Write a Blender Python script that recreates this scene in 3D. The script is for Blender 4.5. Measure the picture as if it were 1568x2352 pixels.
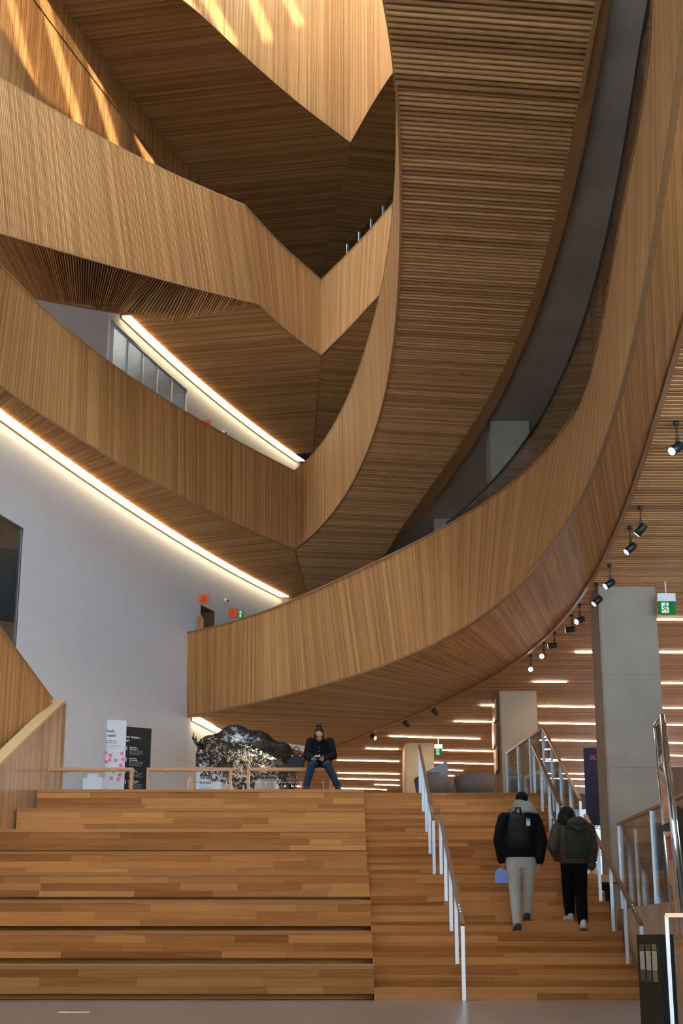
import bpy, bmesh, math, random
from mathutils import Vector, Matrix
random.seed(7)
for _o in list(bpy.data.objects): bpy.data.objects.remove(_o, do_unlink=True)
scene = bpy.context.scene
COL = scene.collection

# ------------------------------------------------------------------ camera
F, CX, CY, TILT, EYE = 3267.0, 784.0, 1300.0, math.radians(15.16), 0.618
cam_d = bpy.data.cameras.new('camera'); cam = bpy.data.objects.new('camera', cam_d); COL.objects.link(cam)
cam_d.sensor_fit = 'VERTICAL'; cam_d.sensor_height = 36.0; cam_d.lens = F / 2352 * 36.0
cam_d.shift_x = 0.0; cam_d.shift_y = (CY - 1176) / 2352.0
cam_d.clip_start = 0.05; cam_d.clip_end = 400
cam.location = (0, 0, EYE); cam.rotation_euler = (math.pi / 2 + TILT, 0, 0)
scene.camera = cam

# ------------------------------------------------------------------ world, sun, exposure
vs = scene.view_settings
vs.view_transform = 'Standard'; vs.look = 'None'; vs.gamma = 1.0; vs.use_curve_mapping = False
vs.exposure = -0.15
world = bpy.data.worlds.new('world'); scene.world = world; world.use_nodes = True
bg = world.node_tree.nodes['Background']
bg.inputs['Color'].default_value = (0.60, 0.80, 1.0, 1); bg.inputs['Strength'].default_value = 42.0
SUN_DIR = Vector((-0.35, 1.0, -0.20)).normalized()
sun_d = bpy.data.lights.new('sun_offscreen', 'SUN'); sun_d.energy = 14.0; sun_d.angle = math.radians(0.6); sun_d.color = (1, 0.86, 0.66)
sun = bpy.data.objects.new('sun_offscreen', sun_d); COL.objects.link(sun)
sun.location = (30, -80, 40); sun.rotation_euler = SUN_DIR.to_track_quat('-Z', 'Y').to_euler()

# ------------------------------------------------------------------ pixel helpers (a pixel gives a direction; the surface gives the distance)
CT, ST = math.cos(TILT), math.sin(TILT)
def ray(x, y):
    dx, du = (x - CX) / F, (CY - y) / F
    return Vector((dx, CT - du * ST, ST + du * CT))
def on_z(x, y, z):
    d = ray(x, y); s = (z - EYE) / d.z
    return Vector((d.x * s, d.y * s, z))
def on_y(x, y, Y):
    d = ray(x, y); s = Y / d.y
    return Vector((d.x * s, Y, EYE + d.z * s))
def on_x(x, y, X):
    d = ray(x, y); s = X / d.x
    return Vector((X, d.y * s, EYE + d.z * s))

# ------------------------------------------------------------------ object helpers
def new_obj(name, me, mat=None, parent=None):
    o = bpy.data.objects.new(name, me); COL.objects.link(o)
    if mat is not None and me is not None and len(me.materials) == 0: me.materials.append(mat)
    if parent is not None: o.parent = parent
    return o
def tag(o, label=None, cat=None, group=None, kind=None):
    if label: o['label'] = label
    if cat: o['category'] = cat
    if group: o['group'] = group
    if kind: o['kind'] = kind
    return o
def empty(name, loc=(0, 0, 0), rz=0.0, parent=None):
    o = bpy.data.objects.new(name, None); COL.objects.link(o); o.location = loc; o.rotation_euler = (0, 0, rz)
    o.empty_display_size = 0.2
    if parent is not None: o.parent = parent
    return o
class MB:
    """collects vertices / faces (+ optional uv) and builds ONE mesh"""
    def __init__(s): s.v = []; s.f = []; s.uv = []; s.sm = []
    def face(s, pts, uv=None, smooth=False):
        i = len(s.v); s.v += [tuple(p) for p in pts]; s.f.append(tuple(range(i, i + len(pts))))
        s.uv.append(uv if uv else [(0, 0)] * len(pts)); s.sm.append(smooth)
    def add(s, verts, faces, smooth=False):
        i = len(s.v); s.v += [tuple(p) for p in verts]
        for f in faces:
            s.f.append(tuple(i + k for k in f)); s.uv.append([(0, 0)] * len(f)); s.sm.append(smooth)
    def box(s, c, d, M=None):
        x, y, z = d[0] / 2, d[1] / 2, d[2] / 2
        P = [Vector((a * x, b * y, e * z)) for e in (-1, 1) for b in (-1, 1) for a in (-1, 1)]
        if M is not None: P = [M @ p for p in P]
        P = [p + Vector(c) for p in P]
        s.add(P, [(0, 2, 3, 1), (4, 5, 7, 6), (0, 1, 5, 4), (2, 6, 7, 3), (0, 4, 6, 2), (1, 3, 7, 5)])
    def hexa(s, b, t):
        """b, t: 4 bottom and 4 top points"""
        s.add(list(b) + list(t), [(3, 2, 1, 0), (4, 5, 6, 7), (0, 1, 5, 4), (1, 2, 6, 5), (2, 3, 7, 6), (3, 0, 4, 7)])
    def bar(s, a, b, w, h, up=(0, 0, 1)):
        a, b = Vector(a), Vector(b); d = (b - a).normalized(); up = Vector(up)
        r = d.cross(up); r = r.normalized() if r.length > 1e-6 else Vector((1, 0, 0)); u = r.cross(d)
        r = r * (w / 2); u = u * (h / 2)
        s.hexa([a - r - u, a + r - u, b + r - u, b - r - u], [a - r + u, a + r + u, b + r + u, b - r + u])
    def tube(s, pts, rad, n=10, cap=True):
        pts = [Vector(p) for p in pts]; m = len(pts)
        rads = rad if isinstance(rad, (list, tuple)) else [rad] * m
        prev = None; rings = []
        for i, p in enumerate(pts):
            t = (pts[min(i + 1, m - 1)] - pts[max(i - 1, 0)]).normalized()
            if prev is None:
                a = Vector((0, 0, 1)) if abs(t.z) < .9 else Vector((1, 0, 0))
                u = t.cross(a).normalized()
            else:
                u = (prev - t * prev.dot(t)).normalized()
            prev = u; w = t.cross(u)
            rings.append([p + (u * math.cos(2 * math.pi * k / n) + w * math.sin(2 * math.pi * k / n)) * rads[i] for k in range(n)])
        s.rings(rings, cap)
    def rings(s, rings, cap=True, smooth=True):
        n = len(rings[0]); i0 = len(s.v)
        for r in rings: s.v += [tuple(p) for p in r]
        for j in range(len(rings) - 1):
            for k in range(n):
                a, b = i0 + j * n + k, i0 + j * n + (k + 1) % n
                s.f.append((a, b, b + n, a + n)); s.uv.append([(0, 0)] * 4); s.sm.append(smooth)
        if cap:
            s.f.append(tuple(i0 + k for k in range(n))[::-1]); s.uv.append([(0, 0)] * n); s.sm.append(False)
            e = i0 + (len(rings) - 1) * n
            s.f.append(tuple(e + k for k in range(n))); s.uv.append([(0, 0)] * n); s.sm.append(False)
    def mesh(s, name, mat=None):
        me = bpy.data.meshes.new(name); me.from_pydata(s.v, [], s.f)
        if any(any(u != (0, 0) for u in q) for q in s.uv):
            l = me.uv_layers.new(name='UVMap'); flat = [c for q in s.uv for u in q for c in u]
            l.data.foreach_set('uv', flat)
        me.polygons.foreach_set('use_smooth', s.sm)
        if mat is not None: me.materials.append(mat)
        me.update(); return me
    def build(s, name, mat=None, parent=None):
        return new_obj(name, s.mesh(name, mat), None, parent)
def box_obj(name, c, d, mat, parent=None, M=None):
    m = MB(); m.box(c, d, M); return m.build(name, mat, parent)
def recalc(o):
    bm = bmesh.new(); bm.from_mesh(o.data); bmesh.ops.remove_doubles(bm, verts=bm.verts, dist=1e-5)
    bmesh.ops.recalc_face_normals(bm, faces=bm.faces); bm.to_mesh(o.data); bm.free(); return o
def copy_tree(o, parent=None):
    c = o.copy(); COL.objects.link(c)
    if parent is not None: c.parent = parent
    for ch in list(o.children):
        d = copy_tree(ch, c); d.matrix_parent_inverse = ch.matrix_parent_inverse.copy()
    return c

# ------------------------------------------------------------------ materials
def mat_new(name):
    m = bpy.data.materials.new(name); m.use_nodes = True
    nt = m.node_tree; return m, nt, nt.nodes['Principled BSDF']
def N(nt, t, **kw):
    n = nt.nodes.new(t)
    for k, v in kw.items(): setattr(n, k, v)
    return n
def plain(name, col, rough=.6, metal=0.0, noise=0.0, scale=8.0, bump=0.0, spec=.5, stretch=(1, 1, 1)):
    m, nt, b = mat_new(name)
    b.inputs['Roughness'].default_value = rough; b.inputs['Metallic'].default_value = metal
    b.inputs['Specular IOR Level'].default_value = spec
    b.inputs['Base Color'].default_value = (*col, 1)
    if noise or bump:
        g = N(nt, 'ShaderNodeNewGeometry'); mp = N(nt, 'ShaderNodeMapping'); mp.inputs['Scale'].default_value = stretch
        nz = N(nt, 'ShaderNodeTexNoise'); nz.inputs['Scale'].default_value = scale; nz.inputs['Detail'].default_value = 5
        nt.links.new(g.outputs['Position'], mp.inputs['Vector']); nt.links.new(mp.outputs['Vector'], nz.inputs['Vector'])
        mr = N(nt, 'ShaderNodeMapRange'); mr.inputs['From Min'].default_value = .3; mr.inputs['From Max'].default_value = .7
        mr.inputs['To Min'].default_value = 1 - noise; mr.inputs['To Max'].default_value = 1 + noise
        nt.links.new(nz.outputs['Fac'], mr.inputs['Value'])
        mx = N(nt, 'ShaderNodeVectorMath', operation='SCALE'); mx.inputs[0].default_value = col
        nt.links.new(mr.outputs['Result'], mx.inputs['Scale']); nt.links.new(mx.outputs['Vector'], b.inputs['Base Color'])
        if bump:
            bp = N(nt, 'ShaderNodeBump'); bp.inputs['Strength'].default_value = bump; bp.inputs['Distance'].default_value = .01
            nt.links.new(nz.outputs['Fac'], bp.inputs['Height']); nt.links.new(bp.outputs['Normal'], b.inputs['Normal'])
    return m
def emit(name, col, strength):
    m, nt, b = mat_new(name); nt.nodes.remove(b)
    e = N(nt, 'ShaderNodeEmission'); e.inputs['Color'].default_value = (*col, 1); e.inputs['Strength'].default_value = strength
    nt.links.new(e.outputs[0], nt.nodes['Material Output'].inputs['Surface']); return m
def slat_wood(name, c_lo, c_hi, rough=.5, grain=1.0):
    """wood for joined slats: uv.x = slat index, uv.y = metres along the slat"""
    m, nt, b = mat_new(name); b.inputs['Roughness'].default_value = rough
    b.inputs['Specular IOR Level'].default_value = .15
    uv = N(nt, 'ShaderNodeUVMap'); sp = N(nt, 'ShaderNodeSeparateXYZ'); nt.links.new(uv.outputs[0], sp.inputs[0])
    fl = N(nt, 'ShaderNodeMath', operation='FLOOR'); nt.links.new(sp.outputs['X'], fl.inputs[0])
    wn = N(nt, 'ShaderNodeTexWhiteNoise', noise_dimensions='1D'); nt.links.new(fl.outputs[0], wn.inputs['W'])
    cb = N(nt, 'ShaderNodeCombineXYZ')
    mu = N(nt, 'ShaderNodeMath', operation='MULTIPLY'); mu.inputs[1].default_value = .9; nt.links.new(sp.outputs['X'], mu.inputs[0])
    mv = N(nt, 'ShaderNodeMath', operation='MULTIPLY'); mv.inputs[1].default_value = .55; nt.links.new(sp.outputs['Y'], mv.inputs[0])
    nt.links.new(mu.outputs[0], cb.inputs['X']); nt.links.new(mv.outputs[0], cb.inputs['Y']); nt.links.new(wn.outputs['Value'], cb.inputs['Z'])
    nz = N(nt, 'ShaderNodeTexNoise'); nz.inputs['Scale'].default_value = 1.0; nz.inputs['Detail'].default_value = 4
    nt.links.new(cb.outputs[0], nz.inputs['Vector'])
    a = N(nt, 'ShaderNodeMath', operation='MULTIPLY'); a.inputs[1].default_value = .55; nt.links.new(wn.outputs['Value'], a.inputs[0])
    c = N(nt, 'ShaderNodeMath', operation='MULTIPLY_ADD'); c.inputs[1].default_value = .75 * grain; nt.links.new(nz.outputs['Fac'], c.inputs[0]); nt.links.new(a.outputs[0], c.inputs[2])
    mx = N(nt, 'ShaderNodeMix', data_type='RGBA'); mx.clamp_factor = True
    mr = N(nt, 'ShaderNodeMapRange'); mr.inputs['From Min'].default_value = .2; mr.inputs['From Max'].default_value = 1.05
    nt.links.new(c.outputs[0], mr.inputs['Value']); nt.links.new(mr.outputs[0], mx.inputs['Factor'])
    mx.inputs['A'].default_value = (*c_lo, 1); mx.inputs['B'].default_value = (*c_hi, 1)
    nt.links.new(mx.outputs['Result'], b.inputs['Base Color']); return m
def plank_wood(name, c_lo, c_hi, rough=.4, stretch=(1.2, 30, 30), contrast=1.0, coat=0.0, spec=.4):
    """wood for single boards: tone varies per object, grain runs along the stretched axis"""
    m, nt, b = mat_new(name); b.inputs['Roughness'].default_value = rough; b.inputs['Specular IOR Level'].default_value = spec
    b.inputs['Coat Weight'].default_value = coat; b.inputs['Coat Roughness'].default_value = .25
    oi = N(nt, 'ShaderNodeObjectInfo'); g = N(nt, 'ShaderNodeNewGeometry')
    mp = N(nt, 'ShaderNodeMapping'); mp.inputs['Scale'].default_value = stretch
    ad = N(nt, 'ShaderNodeVectorMath', operation='ADD'); nt.links.new(g.outputs['Position'], ad.inputs[0])
    sc = N(nt, 'ShaderNodeVectorMath', operation='SCALE'); sc.inputs[0].default_value = (17, 5, 9); nt.links.new(oi.outputs['Random'], sc.inputs['Scale'])
    nt.links.new(sc.outputs[0], ad.inputs[1]); nt.links.new(ad.outputs[0], mp.inputs['Vector'])
    nz = N(nt, 'ShaderNodeTexNoise'); nz.inputs['Scale'].default_value = 1.0; nz.inputs['Detail'].default_value = 6; nz.inputs['Distortion'].default_value = .6
    nt.links.new(mp.outputs[0], nz.inputs['Vector'])
    a = N(nt, 'ShaderNodeMath', operation='MULTIPLY'); a.inputs[1].default_value = .8 * contrast; nt.links.new(oi.outputs['Random'], a.inputs[0])
    c = N(nt, 'ShaderNodeMath', operation='MULTIPLY_ADD'); c.inputs[1].default_value = .7; nt.links.new(nz.outputs['Fac'], c.inputs[0]); nt.links.new(a.outputs[0], c.inputs[2])
    mr = N(nt, 'ShaderNodeMapRange'); mr.inputs['From Min'].default_value = .15; mr.inputs['From Max'].default_value = 1.15
    mx = N(nt, 'ShaderNodeMix', data_type='RGBA'); nt.links.new(c.outputs[0], mr.inputs['Value']); nt.links.new(mr.outputs[0], mx.inputs['Factor'])
    mx.inputs['A'].default_value = (*c_lo, 1); mx.inputs['B'].default_value = (*c_hi, 1)
    nt.links.new(mx.outputs['Result'], b.inputs['Base Color']); return m
def glass(name, tint=(.93, .96, .95), rough=0.0, spec=.5):
    """thin sheet: mostly clear with fresnel reflections"""
    m, nt, b = mat_new(name); nt.nodes.remove(b)
    t = N(nt, 'ShaderNodeBsdfTransparent'); t.inputs['Color'].default_value = (*tint, 1)
    gl = N(nt, 'ShaderNodeBsdfGlossy'); gl.inputs['Roughness'].default_value = rough; gl.inputs['Color'].default_value = (.95, .97, 1, 1)
    fr = N(nt, 'ShaderNodeFresnel'); fr.inputs['IOR'].default_value = 1.5
    mx = N(nt, 'ShaderNodeMixShader')
    ml = N(nt, 'ShaderNodeMath', operation='MULTIPLY'); ml.inputs[1].default_value = 1.6 * spec; ml.use_clamp = True
    nt.links.new(fr.outputs[0], ml.inputs[0]); nt.links.new(ml.outputs[0], mx.inputs[0])
    nt.links.new(t.outputs[0], mx.inputs[1]); nt.links.new(gl.outputs[0], mx.inputs[2])
    nt.links.new(mx.outputs[0], nt.nodes['Material Output'].inputs['Surface']); return m
M = {}
M['slat'] = slat_wood('ribbed hemlock', (.30, .120, .035), (.66, .335, .125))
M['soffit'] = slat_wood('soffit hemlock', (.30, .120, .035), (.66, .335, .125), rough=.6)
M['ceil'] = slat_wood('ceiling hemlock', (.30, .120, .035), (.66, .335, .125), rough=.6)
M['backing'] = plain('dark backing', (.035, .018, .009), .9)
M['trim'] = plank_wood('oak trim', (.26, .115, .04), (.42, .21, .085), stretch=(8, 8, 30))
M['plank'] = plank_wood('stair oak', (.24, .09, .026), (.60, .275, .095), rough=.6, spec=0.0)
M['tread'] = plank_wood('tread oak', (.36, .17, .07), (.50, .26, .11), rough=.7, spec=0.0)
M['kick'] = plank_wood('kick board oak', (.24, .09, .026), (.60, .275, .095), rough=.6, spec=0.0)
M['lightwood'] = plank_wood('pale oak rail', (.50, .30, .13), (.66, .43, .21), rough=.35, stretch=(8, 8, 40))
M['panelwood'] = plank_wood('veneer board', (.36, .20, .10), (.58, .36, .20), rough=.3, stretch=(40, 40, 1.5))
M['railwood'] = plank_wood('handrail oak', (.30, .16, .075), (.45, .26, .13), rough=.3, stretch=(20, 3, 20))
M['white'] = plain('white plaster', (.74, .74, .75), .75, noise=.02, scale=3)
M['whitepanel'] = plain('white lacquer panel', (.78, .80, .82), .4)
M['concrete'] = plain('board concrete', (.31, .25, .195), .75, noise=.10, scale=1.6, bump=.12)
M['slab'] = plain('slab concrete', (.31, .25, .195), .8, noise=.16, scale=.9)
M['floor'] = plain('polished concrete', (.19, .155, .125), .22, noise=.13, scale=1.2, stretch=(1, 3, 1))
M['steel'] = plain('brushed steel', (.36, .39, .43), .42, metal=1.0)
M['chrome'] = plain('chrome tube', (.75, .77, .8), .07, metal=1.0)
M['bronze'] = plain('bronze handrail', (.34, .22, .14), .3, metal=.6)
M['black'] = plain('black metal', (.012, .012, .012), .45)
M['dark'] = plain('dark void', (.02, .015, .012), .7)
M['glass'] = glass('clear glass')
M['roof'] = plain('roof deck', (.5, .47, .43), .9)
M['led'] = emit('warm led cove', (1.0, .78, .46), 8.0)
M['tubelight'] = emit('linear light', (1.0, .80, .54), 85.0)

M['slatgold'] = slat_wood('wall hemlock', (.30, .120, .035), (.66, .335, .125))
M['soffitplank'] = plank_wood('soffit slat', (.30, .120, .035), (.66, .335, .125), rough=.6, stretch=(2, 20, 20))
M['ceilplank'] = plank_wood('ceiling slat', (.30, .120, .035), (.66, .335, .125), rough=.6, stretch=(1.5, 20, 20))
M['ceilback'] = M['backing']
M['lobby'] = plain('lobby veneer', (.16, .08, .035), .7)
M['sunfilter'] = None
# ================================================================== STRUCTURE
import numpy as np
Z_A0, Z_A1, Z_B0, Z_B1, Z_C0, Z_C1, Z_D = 6.24, 8.34, 10.6, 12.7, 15.1, 17.2, 21.0
Z_CEIL, Z_TOP = 6.63, 28.0
class Curve:
    """plan curve X(Y): smooth fit through surveyed points, straight beyond them"""
    def __init__(s, pts, deg):
        ys = np.array([p[1] for p in pts]); xs = np.array([p[0] for p in pts])
        s.c = float(ys.mean()); s.h = float(max(1e-6, (ys.max() - ys.min()) / 2)); s.p = np.polyfit((ys - s.c) / s.h, xs, deg)
        s.lo, s.hi = float(ys.min()), float(ys.max())
    def __call__(s, y):
        yc = min(max(y, s.lo), s.hi); q = lambda t: float(np.polyval(s.p, (t - s.c) / s.h))
        x = q(yc)
        if y != yc:
            e = .05 if yc == s.lo else -.05
            x += (q(yc + e) - q(yc)) / e * (y - yc)
        return x
def pz(l, z): return [tuple(on_z(x, y, z))[:2] for x, y in l]
A_top = [(429,1456),(500,1437),(600,1406),(700,1371),(784,1336),(836,1310),(909,1262),(979,1227),(1024,1207),(1074,1187),(1134,1152),(1184,1115),(1234,1067),(1284,1007),(1324,935),(1354,855),(1374,780),(1394,700),(1425,554),(1449,436),(1470,319),(1482,225),(1488,170),(1500,74),(1506,0)]
A_bot = [(428,1647),(530,1627),(650,1597),(784,1560),(884,1530),(949,1500),(1044,1455),(1134,1392),(1184,1350),(1234,1300),(1284,1242),(1324,1175),(1359,1095),(1394,995),(1424,900),(1454,785),(1477,700),(1503,554),(1530,399),(1552,244),(1566,111)]
A_out = [(768,1712),(859,1677),(934,1645),(984,1620),(1034,1597),(1104,1565),(1154,1535),(1204,1502),(1244,1472),(1284,1425),(1334,1350),(1384,1260),(1434,1160),(1484,1020),(1524,900),(1549,800),(1566,715)]
B_topL = [(65,682),(125,725),(257,842),(350,900),(430,952),(500,990),(550,1017),(600,1045),(676,1084)]
B_botL = [(0,885),(100,952),(200,1020),(300,1080),(400,1130),(500,1182),(600,1230),(676,1262)]
B_topR = [(676,1084),(702,1060),(740,1022),(784,945),(806,900),(837,814),(853,760),(872,684),(881,640),(892,589),(899,533),(904,469),(907,431),(910,380),(913,299),(911,166)]
B_botR = [(676,1262),(715,1230),(750,1195),(784,1150),(814,1105),(839,1045),(864,975),(884,908),(899,825),(912,735),(917,610),(920,520),(919,440),(918,350),(915,266),(909,166),(899,105),(891,55),(881,0)]
Bo_in = [(1374,0),(1344,127),(1323,255),(1300,366),(1287,443),(1254,581),(1217,700),(1184,785),(1134,885),(1084,980),(1034,1055),(984,1125),(934,1192),(899,1250)]
Bo_out = [(1401,0),(1381,130),(1357,255),(1326,399),(1301,509),(1265,626),(1238,700),(1209,780),(1171,865),(1109,985),(1044,1085),(1004,1140),(949,1200),(904,1252)]
RAIL = [(1486,0),(1470,138),(1457,202),(1444,287),(1430,383),(1404,500),(1351,700),(1309,830),(1274,900),(1234,972),(1184,1050),(1134,1105),(1084,1150),(1024,1205)]
fA0 = Curve(pz(A_bot, Z_A0), 6); fA1 = Curve(pz(A_top, Z_A1), 6); fAo = Curve(pz(A_out, 6.6), 5)
fBL0 = Curve(pz(B_botL, Z_B0), 3); fBL1 = Curve(pz(B_topL, Z_B1), 3)
fBR0 = Curve(pz(B_botR, Z_B0), 6); fBR1 = Curve(pz(B_topR, Z_B1), 6)
fBi = Curve(pz(Bo_in, Z_B0), 4); fBo = Curve(pz(Bo_out, Z_B0), 4); fRail = Curve(pz(RAIL, 9.2), 4)
W_PTS = [(-6.61,25.84),(-6.16,27.78),(-5.6,29.76),(-4.95,31.9),(-4.2,34.04),(-3.29,36.47),(-2.3,39.0),(-1.83,40.2),(-1.12,41.6),(-5.07,30.82),(-4.29,33.87),(-3.38,36.36),(-2.33,38.9)]
fW = Curve(W_PTS, 3)
def wallW(y):  # near the lobby the wall swings back to the facade line
    return max(fW(y), -8.4)
def on_W(x, y):
    d = ray(x, y); lo, hi = 5.0, 48.0
    g = lambda Y: d.x / d.y * Y - wallW(Y)
    for _ in range(60):
        m = (lo + hi) / 2
        if (g(m) > 0): lo = m
        else: hi = m
    Y = (lo + hi) / 2
    return Vector((wallW(Y), Y, EYE + d.z / d.y * Y))
TIPB = (on_z(676, 1262, Z_B0), on_z(676, 1084, Z_B1)); TIPC = on_z(738, 817, Z_C0); TIPD = on_z(805, 329, Z_D)
CREASE_B = on_z(705, 1365, Z_B0); CREASE_C = on_z(718, 1040, Z_C0); CREASE_D = on_z(737, 640, Z_D)

def frange(a, b, n): return [a + (b - a) * i / (n - 1) for i in range(n)]
def lerp(a, b, t): return a + (b - a) * t
def resample(rows, pitch):
    """rows: list of tuples of matching points; returns rows at equal arc length of the first point"""
    L = [0.0]
    for a, b in zip(rows[:-1], rows[1:]): L.append(L[-1] + (Vector(b[0]) - Vector(a[0])).length)
    n = max(2, int(L[-1] / pitch)); out = []; j = 0
    for i in range(n + 1):
        s = L[-1] * i / n
        while j < len(L) - 2 and L[j + 1] < s: j += 1
        t = (s - L[j]) / max(1e-9, L[j + 1] - L[j])
        out.append(tuple(Vector(p).lerp(Vector(q), t) for p, q in zip(rows[j], rows[j + 1])))
    return out
def clad(root, rows, pitch, inside, mat, depth=.02, fill=.76, name='slat_cladding', seed=0):
    """joined upright slats on a ruled face; rows = (bottom, top); 'inside' is a point the face looks at"""
    R = resample(rows, pitch); m = MB(); bk = MB()
    for i in range(len(R) - 1):
        b0, t0 = R[i]; b1, t1 = R[i + 1]
        n = (b1 - b0).cross(t0 - b0).normalized()
        if n.dot(Vector(inside) - b0) < 0: n = -n
        g = (1 - fill) / 2
        p = [b0.lerp(b1, g), b0.lerp(b1, 1 - g), t0.lerp(t1, 1 - g), t0.lerp(t1, g)]; q = [v + n * depth for v in p]
        h = (t0 - b0).length; u0, u1 = seed + i + .12, seed + i + .88; uvq = [(u0, 0), (u1, 0), (u1, h), (u0, h)]
        m.face(q, uvq); m.face([p[0], q[0], q[3], p[3]], [uvq[0], uvq[0], uvq[3], uvq[3]]); m.face([p[1], q[1], q[2], p[2]], [uvq[1], uvq[1], uvq[2], uvq[2]])
        bk.face([b0, b1, t1, t0])
    tag(m.build(name, mat, root), kind='stuff'); bk.build('backing', M['backing'], root); return R
def edge_strip(root, pts, w, h, mat, name, off=Vector((0, 0, 0))):
    m = MB()
    for a, b in zip(pts[:-1], pts[1:]): m.bar(Vector(a) + off, Vector(b) + off, w, h)
    return m.build(name, mat, root)
SLATM = None
def slat_objs(root, segs, w, d, mat):
    """single slats as objects sharing one unit-box mesh; segs = (left, right) points on the underside"""
    global SLATM
    if SLATM is None:
        mb = MB(); mb.box((.5, 0, 0), (1, 1, 1)); SLATM = mb.mesh('slat')
    me = SLATM.copy(); me.materials.append(mat)
    for a, b in segs:
        a, b = Vector(a), Vector(b); v = b - a
        if v.length < .05: continue
        o = bpy.data.objects.new('slat', me); COL.objects.link(o); o.parent = root
        o.location = a + Vector((0, 0, d / 2)); o.rotation_euler = (0, -math.atan2(v.z, math.hypot(v.x, v.y)), math.atan2(v.y, v.x)); o.scale = (v.length, w, d)
def slat_join(root, segs, w, d, mat, name='slat_field', seed=0):
    m = MB()
    for i, (a, b) in enumerate(segs):
        a, b = Vector(a), Vector(b); v = b - a
        if v.length < .05: continue
        r = Vector((-v.y, v.x, 0)).normalized() * (w / 2); up = Vector((0, 0, d)); L = v.length; u0, u1 = seed + i + .15, seed + i + .85
        m.face([a - r, b - r, b + r, a + r], [(u0, 0), (u0, L), (u1, L), (u1, 0)])
        m.face([a - r, b - r, b - r + up, a - r + up], [(u0, 0), (u0, L), (u0, L), (u0, 0)])
        m.face([a + r, b + r, b + r + up, a + r + up], [(u1, 0), (u1, L), (u1, L), (u1, 0)])
    return tag(m.build(name, mat, root), kind='stuff')
def strip_face(root, L, R, dz, mat, name):
    m = MB()
    for a, b, c, d in zip(L[:-1], R[:-1], R[1:], L[1:]):
        m.face([Vector(p) + Vector((0, 0, dz)) for p in (a, b, c, d)])
    return m.build(name, mat, root)
INS = (-2, 22, 8)

# ---------------------------------------------------------------- floor
Z_PLAT = 3.6
o = box_obj('floor', (0, 26, -.1), (60, 70, .2), M['floor']); tag(o, 'grey polished concrete lobby floor in front of the stairs', None, kind='structure')

# ---------------------------------------------------------------- lowest balustrade (A): sweeps from the white wall to overhead
YA = frange(35.2, 3.5, 130)
root = tag(empty('balustrade'), 'lowest curved balustrade clad in upright timber slats, starting at the white wall', kind='structure')
def XA0(y): return fA0(y) if y > 8 else fA0(8) - (8 - y) * .12 - (8 - y) ** 2 * .04
def XA1(y): return fA1(y) if y > 10.3 else XA0(y) + (fA1(10.3) - fA0(10.3)) * max(0, (y - 6) / 4.3)
rowsA = [(Vector((XA0(y), y, Z_A0)), Vector((XA1(y), y, Z_A1))) for y in YA]
clad(root, rowsA, .046, INS, M['slat'], seed=0)
edge_strip(root, [r[1] for r in rowsA], .11, .035, M['trim'], 'cap', Vector((.02, 0, .01)))
edge_strip(root, [r[0] for r in rowsA], .05, .035, M['trim'], 'edge_bead', Vector((0, 0, 0)))
m = MB(); p, q = rowsA[0]
m.box(((p.x + q.x) / 2 - .03, p.y + .01, (p.z + q.z) / 2), (.09, .07, Z_A1 - Z_A0)); m.build('end_post', M['trim'], root)
# slatted soffit of A, rising a little to its outer lip
root = tag(empty('soffit'), 'fanned slatted soffit under the lowest curved balustrade', kind='structure')
def innerA(y): return Vector((XA0(y), y, Z_A0 + .01)) if y <= 35.2 else Vector((lerp(fW(35.2), -2.2, (y - 35.2) / 7.8) + .28, y, Z_A0 + .01))
def outA(y):
    lo = 12.7
    return Vector((fAo(y) if y > lo else fAo(lo) - (lo - y) * .1 - (lo - y) ** 2 * .02, y, 6.58))
YI = frange(3.6, 41.5, 560)
def dA(y): return float(np.interp(y, [3, 15, 23, 30, 36, 41], [4.0, 4.3, 5.4, 4.2, 3.0, 1.8]))
segs = [(innerA(y), outA(y + dA(y))) for y in YI]
segs = [s_ for s_ in segs if s_[1].x > s_[0].x + .02]
slat_join(root, segs, .030, .07, M['soffit'])
strip_face(root, [s_[0] for s_ in segs], [s_[1] for s_ in segs], .07, M['backing'], 'backing')
YO = frange(4.5, 43.5, 120)
edge_strip(root, [outA(y) for y in YO], .06, .09, M['trim'], 'outer_lip', Vector((.02, 0, .0)))
# ---------------------------------------------------------------- second-floor ceiling
root = tag(empty('ceiling'), 'timber slat ceiling of the second floor with rows of linear lights', kind='structure')
ys = []; y = 8.0
while y < 26.0: ys.append(y); y += .118
slat_objs(root, [(Vector((outA(y).x + .04, y, Z_CEIL)), Vector((13.5, y, Z_CEIL))) for y in ys], .075, .05, M['ceilplank'] if 'ceilplank' in M else M['trim'])
ys2 = []
while y < 62.0: ys2.append(y); y += .118
slat_join(root, [(Vector(((outA(y).x + .04) if y < 43 else -6, y, Z_CEIL)), Vector((13.5, y, Z_CEIL))) for y in ys2], .085, .05, M['ceil'])
m = MB(); YY = frange(4.5, 43.3, 100)
for a, b in zip(YY[:-1], YY[1:]): m.face([(outA(a).x, a, Z_CEIL + .05), (14, a, Z_CEIL + .05), (14, b, Z_CEIL + .05), (outA(b).x, b, Z_CEIL + .05)])
m.face([(-7, 43.3, Z_CEIL + .05), (14, 43.3, Z_CEIL + .05), (14, 62, Z_CEIL + .05), (-7, 62, Z_CEIL + .05)])
m.build('backing', M['ceilback'] if 'ceilback' in M else M['backing'], root)

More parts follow.
